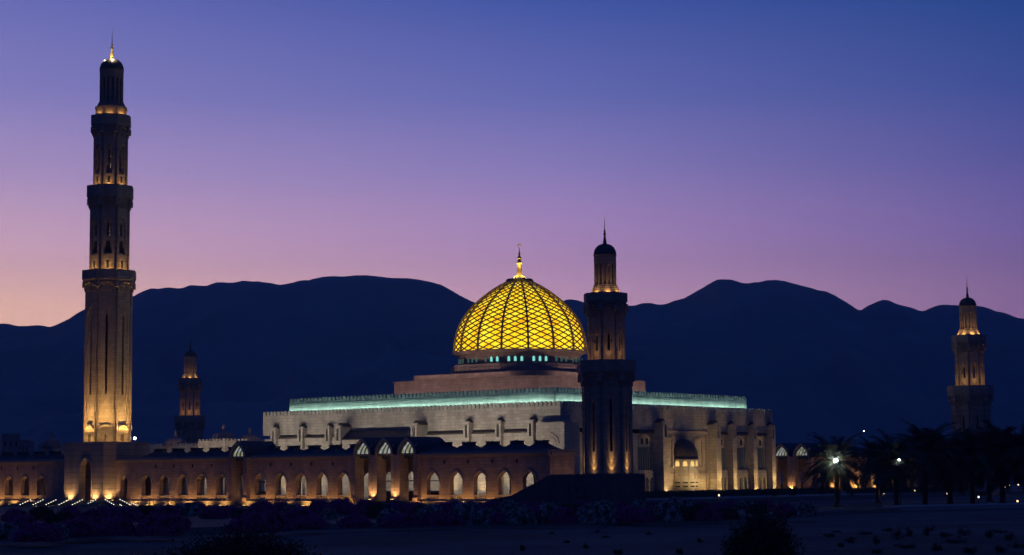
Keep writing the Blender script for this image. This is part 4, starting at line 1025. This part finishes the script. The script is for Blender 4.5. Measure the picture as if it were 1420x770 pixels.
# clipped hedge in front of the west terrace
def hedge(label, pts, wd_, h, seed):
    rnd = random.Random(seed); b = MB(); pp = []
    for (x0, y0), (x1, y1) in zip(pts, pts[1:]):
        d = Vector((x1 - x0, y1 - y0)); ln = d.length; d.normalize(); q = Vector((-d.y, d.x))
        b.prism([(x0 - q.x * wd_ * .42, y0 - q.y * wd_ * .42), (x1 - q.x * wd_ * .42, y1 - q.y * wd_ * .42), (x1 + q.x * wd_ * .42, y1 + q.y * wd_ * .42), (x0 + q.x * wd_ * .42, y0 + q.y * wd_ * .42)], 0, h * .9)
        for _ in range(int(ln * 60)):
            s = rnd.uniform(0, ln); f = rnd.choice((0, 1, 2)); z = h * (.95 + rnd.gauss(0, .06)) if f == 0 else rnd.uniform(0, h)
            o_ = rnd.uniform(-.5, .5) * wd_ if f == 0 else (-.5 if f == 1 else .5) * wd_ * (1 + rnd.gauss(0, .06))
            pp.append((x0 + d.x * s + q.x * o_, y0 + d.y * s + q.y * o_, z))
    leaf_quads(b, pp, .13, rnd)
    o = b.build('hedge', 'bougg'); o.location = (0, 0, .85); return tag(o, label, 'hedge')
hedge('long low clipped hedge below the west front of the hall', [W(16, 28), W(16, 104)], 1.6, 1.25, 5)
hedge('dark hedge running behind the palms in front of the far arcade', [W(12, 104), W(-1, 128)], 1.6, 1.2, 6)

# date palms
def frond_mesh(b, rnd, L_, az, el, droop, n=16):
    p = Vector((0, 0, 0)); pts = []; dirv = el
    for i in range(n + 1):
        pts.append(p.copy()); p = p + Vector((math.cos(dirv) * math.cos(az), math.cos(dirv) * math.sin(az), math.sin(dirv))) * (L_ / n); dirv -= droop / n * (1 + i / n)
    b.tube([tuple(q) for q in pts], [.05 * (1 - i / (n + 1)) + .012 for i in range(n + 1)], 4)
    for i in range(2, n + 1):
        for hb in (0, .5):
            k = min(n, i + hb); j = min(int(k), n - 1); q = pts[j].lerp(pts[j + 1], k - j) if j < n else pts[n]
            d = (pts[min(n, j + 1)] - pts[j]).normalized(); sd = d.cross(Vector((0, 0, 1))).normalized(); up = sd.cross(d)
            ll = 1.1 * math.sin(PI * min(1, .12 + .8 * i / n)) ** .6 * (L_ / 4.8)
            for sg in (-1, 1):
                tip = q + (sd * sg * .8 + d * .75 + up * rnd.uniform(-.1, .35)).normalized() * ll * rnd.uniform(.85, 1.1) - Vector((0, 0, .12 * ll))
                w_ = d * .105
                b.add([tuple(q - w_), tuple(q + w_), tuple(tip)], [(0, 1, 2)])
M['palm'] = foliage('palm_frond', (.045, .06, .03), (.075, .09, .05), None, .6, 1.0)
M['trunk'] = plain('palm_trunk', (.055, .042, .034), .95, 0, .3, 5, .8)
def palm_tree(h, seed, L_=4.9):
    rnd = random.Random(seed); t = thing('date_palm', 'x', 'palm tree', 0, 0, 0)
    b = MB(); pr = []
    for i in range(int(h * 5) + 1):
        z = i / 5; pr.append((.34 - .06 * z / h + (.05 if i % 2 else 0) + (.18 if z < .4 else 0) + (.14 if z > h - .9 else 0), z))
    b.lathe(pr, 12, 0, lambda a: 1 + .06 * math.sin(a * 5)); b.build('trunk', 'trunk', t)
    b = MB(); b.T = Matrix.Translation((0, 0, h))
    for k in range(104):
        el = rnd.uniform(-.8, .5) if k % 2 else rnd.uniform(.35, 1.35); frond_mesh(b, rnd, L_ * rnd.uniform(.85, 1.12), k * 2.39996 + rnd.uniform(-.2, .2), el, rnd.uniform(.55, 1.0) * (1.0 if el > .2 else .6))
    b.build('crown', 'palm', t)
    return t
pals = [palm_tree(6.9, 21, 5.7), palm_tree(7.4, 22, 5.8), palm_tree(6.9, 23, 5.4)]
spots = [(1161, 704, 298, 0, .98, 'leftmost date palm with the bright white lamp in front of its crown'), (1243, 705.5, 286, 2, .98, 'date palm with the smaller white lamp in its fronds'), (1283, 703.5, 297, 1, 1.06, 'tallest date palm in the middle of the palm row'),
         (1318, 700.5, 312, 0, 1.06, 'date palm standing left of the far minaret'), (1349, 702.5, 299, 1, 1.0, 'date palm directly in front of the far minaret'), (1391, 701, 303, 2, 1.12, 'date palm right of the far minaret'),
         (1424, 701, 300, 1, 1.05, 'date palm cut off by the right edge of the photo'), (1218, 698, 330, 1, .92, 'date palm standing farther back behind the lamp lit palms'), (1372, 697, 340, 0, 1.1, 'date palm standing back between the two palms right of the far minaret')]
seen = set()
for u, v, Y, i, s_, lab in spots:
    o = pals[i] if i not in seen else copy_tree(pals[i]); seen.add(i)
    x, y = ground_at(u, v, 0.1); y = Y; x = pix(u, v, Y).x
    o.location = (x, y, .05); o.scale = (s_, s_, s_); o.rotation_euler = (R(random.uniform(-2, 2)), R(random.uniform(-2, 2)), random.uniform(0, 6)); o['label'] = lab; o['group'] = 'date palms on the right'

# loose shrubs: near sand and foreground
def shrub(name, label, x, y, z, rx, rz, n, size, seed, mat, group=None, twig=True):
    rnd = random.Random(seed); t = thing(name, label, 'shrub', x, y, z, 0, group)
    b = MB(); tips = []
    for k in range(max(6, int(n / 180))):
        th = rnd.uniform(0, 2 * PI); r = rx * math.sqrt(rnd.random()); h = rz * (1 - .55 * (r / rx) ** 2) * rnd.uniform(.7, 1.05)
        pts = [(0, 0, 0), (r * .3 * math.cos(th), r * .3 * math.sin(th), h * .45), (r * math.cos(th), r * math.sin(th), h)]
        b.tube(pts, [rx * .02 + .02, rx * .012 + .012, .008], 5); tips.append(pts)
    b.build('stem', 'trunk', t)
    c = MB(); P_ = []
    blobs = [(t_[2][0] * .75, t_[2][1] * .75, t_[2][2] * rnd.uniform(.45, .85), rnd.uniform(.22, .42)) for t_ in tips] + [(t_[1][0], t_[1][1], t_[1][2], .4) for t_ in tips]
    while len(P_) < n:
        q = rnd.choice(blobs); k = rnd.random() ** .4; v = Vector((rnd.gauss(0, 1), rnd.gauss(0, 1), rnd.gauss(0, 1))).normalized() * k * q[3] * (1 + (rnd.random() < .06) * .5)
        p = (q[0] + v.x * rx, q[1] + v.y * rx, q[2] + v.z * rz * .8)
        if p[2] > .01: P_.append(p)
    leaf_quads(c, P_, size, rnd); c.build('foliage', mat, t)
    return t
M['scrub'] = foliage('desert_scrub', (.03, .035, .02), (.06, .065, .04), None, .6, 2)
x = pix(332, 745, 92).x; shrub('shrub', 'large dark shrub in the left foreground, cut by the bottom edge', x, 92, -.1, 3.9, 3.2, 26000, .085, 31, 'scrub')
x = pix(1055, 745, 95).x; shrub('shrub', 'tall dark shrub in the right foreground below the west front', x, 95, -.1, 2.0, 4.1, 18000, .075, 32, 'scrub')
sp_ = [(1150, 745, 30, 7), (1200, 741, 34, 6), (1232, 736, 26, 6), (1290, 735, 40, 8), (1325, 752, 44, 12), (1385, 738, 40, 8), (1255, 760, 46, 10), (1412, 758, 40, 14), (1310, 745, 30, 10), (1180, 752, 22, 14), (1165, 757, 18, 10), (1216, 754, 16, 16), (1244, 748, 34, 22), (1262, 744, 20, 14), (1285, 742, 18, 16), (1338, 742, 36, 16), (1372, 745, 20, 14), (1300, 764, 24, 14), (1400, 748, 24, 14), (1345, 768, 34, 14), (1215, 768, 30, 10),
       (812, 758, 12, 8), (856, 768, 22, 12), (945, 768, 22, 12), (786, 750, 14, 5), (766, 741, 12, 4), (900, 742, 16, 5), (840, 745, 18, 5), (828, 739, 12, 4), (725, 762, 16, 12), (970, 751, 10, 8), (1390, 766, 30, 14), (1160, 738, 20, 4)]
for i, (u, v, wp, hp) in enumerate(sp_):
    x, y = ground_at(u, v, 0)
    shrub('desert_scrub', 'small dry desert scrub on the sand', x, y, gz(x, y) - .05, max(.25, wp * y / F / 2 * .8), max(.2, hp * y / F), 420, .05, 50 + i, 'scrub', 'desert scrub on the sand')
# two young trees in front of the far portals
for u, v, Y, lab in ((1074, 686, 372, 'thin young tree at the corner of the west front'), (1101, 686, 376, 'thin young tree between the two far portals')):
    p = pix(u, v, Y); shrub('young_tree', lab, p.x, p.y, .9, 1.0, 2.9, 260, .16, int(u), 'scrub')['category'] = 'tree'

# far town at the foot of the mountains
rnd = random.Random(5)
M['town'] = plain('town_plaster', (.45, .42, .38), .9, 0, .1, .2)
for i, (u, v, w_, h_, Y) in enumerate([(1095, 606, 10, 5, 1500), (1118, 604, 14, 6, 1450), (1140, 603, 10, 5, 1600), (1176, 606, 12, 5, 1500), (1203, 605, 10, 4, 1550), (1228, 604, 12, 5, 1500), (1252, 606, 12, 5, 1480), (1292, 600, 10, 6, 1600), (1306, 604, 8, 7, 1500), (1398, 590, 14, 6, 1700), (14, 604, 24, 8, 900), (36, 612, 18, 8, 950)]):
    p = pix(u, v, Y); wm = w_ * Y / F; hm_ = h_ * Y / F; p.z = max(3.0, p.z * .45 if i < 10 else p.z)
    t = thing('town_house', 'pale flat-roofed house on the plain below the mountains' if i < 10 else ('dark block of flats at the left edge behind the arcade', 'lower dark block right of the one at the left edge')[i - 10], 'house', p.x, p.y, 0, rnd.uniform(-.5, .5), 'houses on the plain' if i < 10 else None)
    b = MB(); b.box(-wm / 2, wm / 2, -wm * .35, wm * .35, 0, p.z); b.box(-wm / 2 - .1, wm / 2 + .1, -wm * .35 - .1, -wm * .35 + .3, p.z + .002, p.z + .8); b.build('wall', 'town' if i < 10 else 'rose', t)
    for k in range(3):
        w2 = MB(); x = -wm * .32 + wm * .32 * k; w2.box(x - wm * .05, x + wm * .05, -wm * .35 - .05, -wm * .35 + .05, p.z * .8, p.z * .9); w2.build('window', 'dark', t)
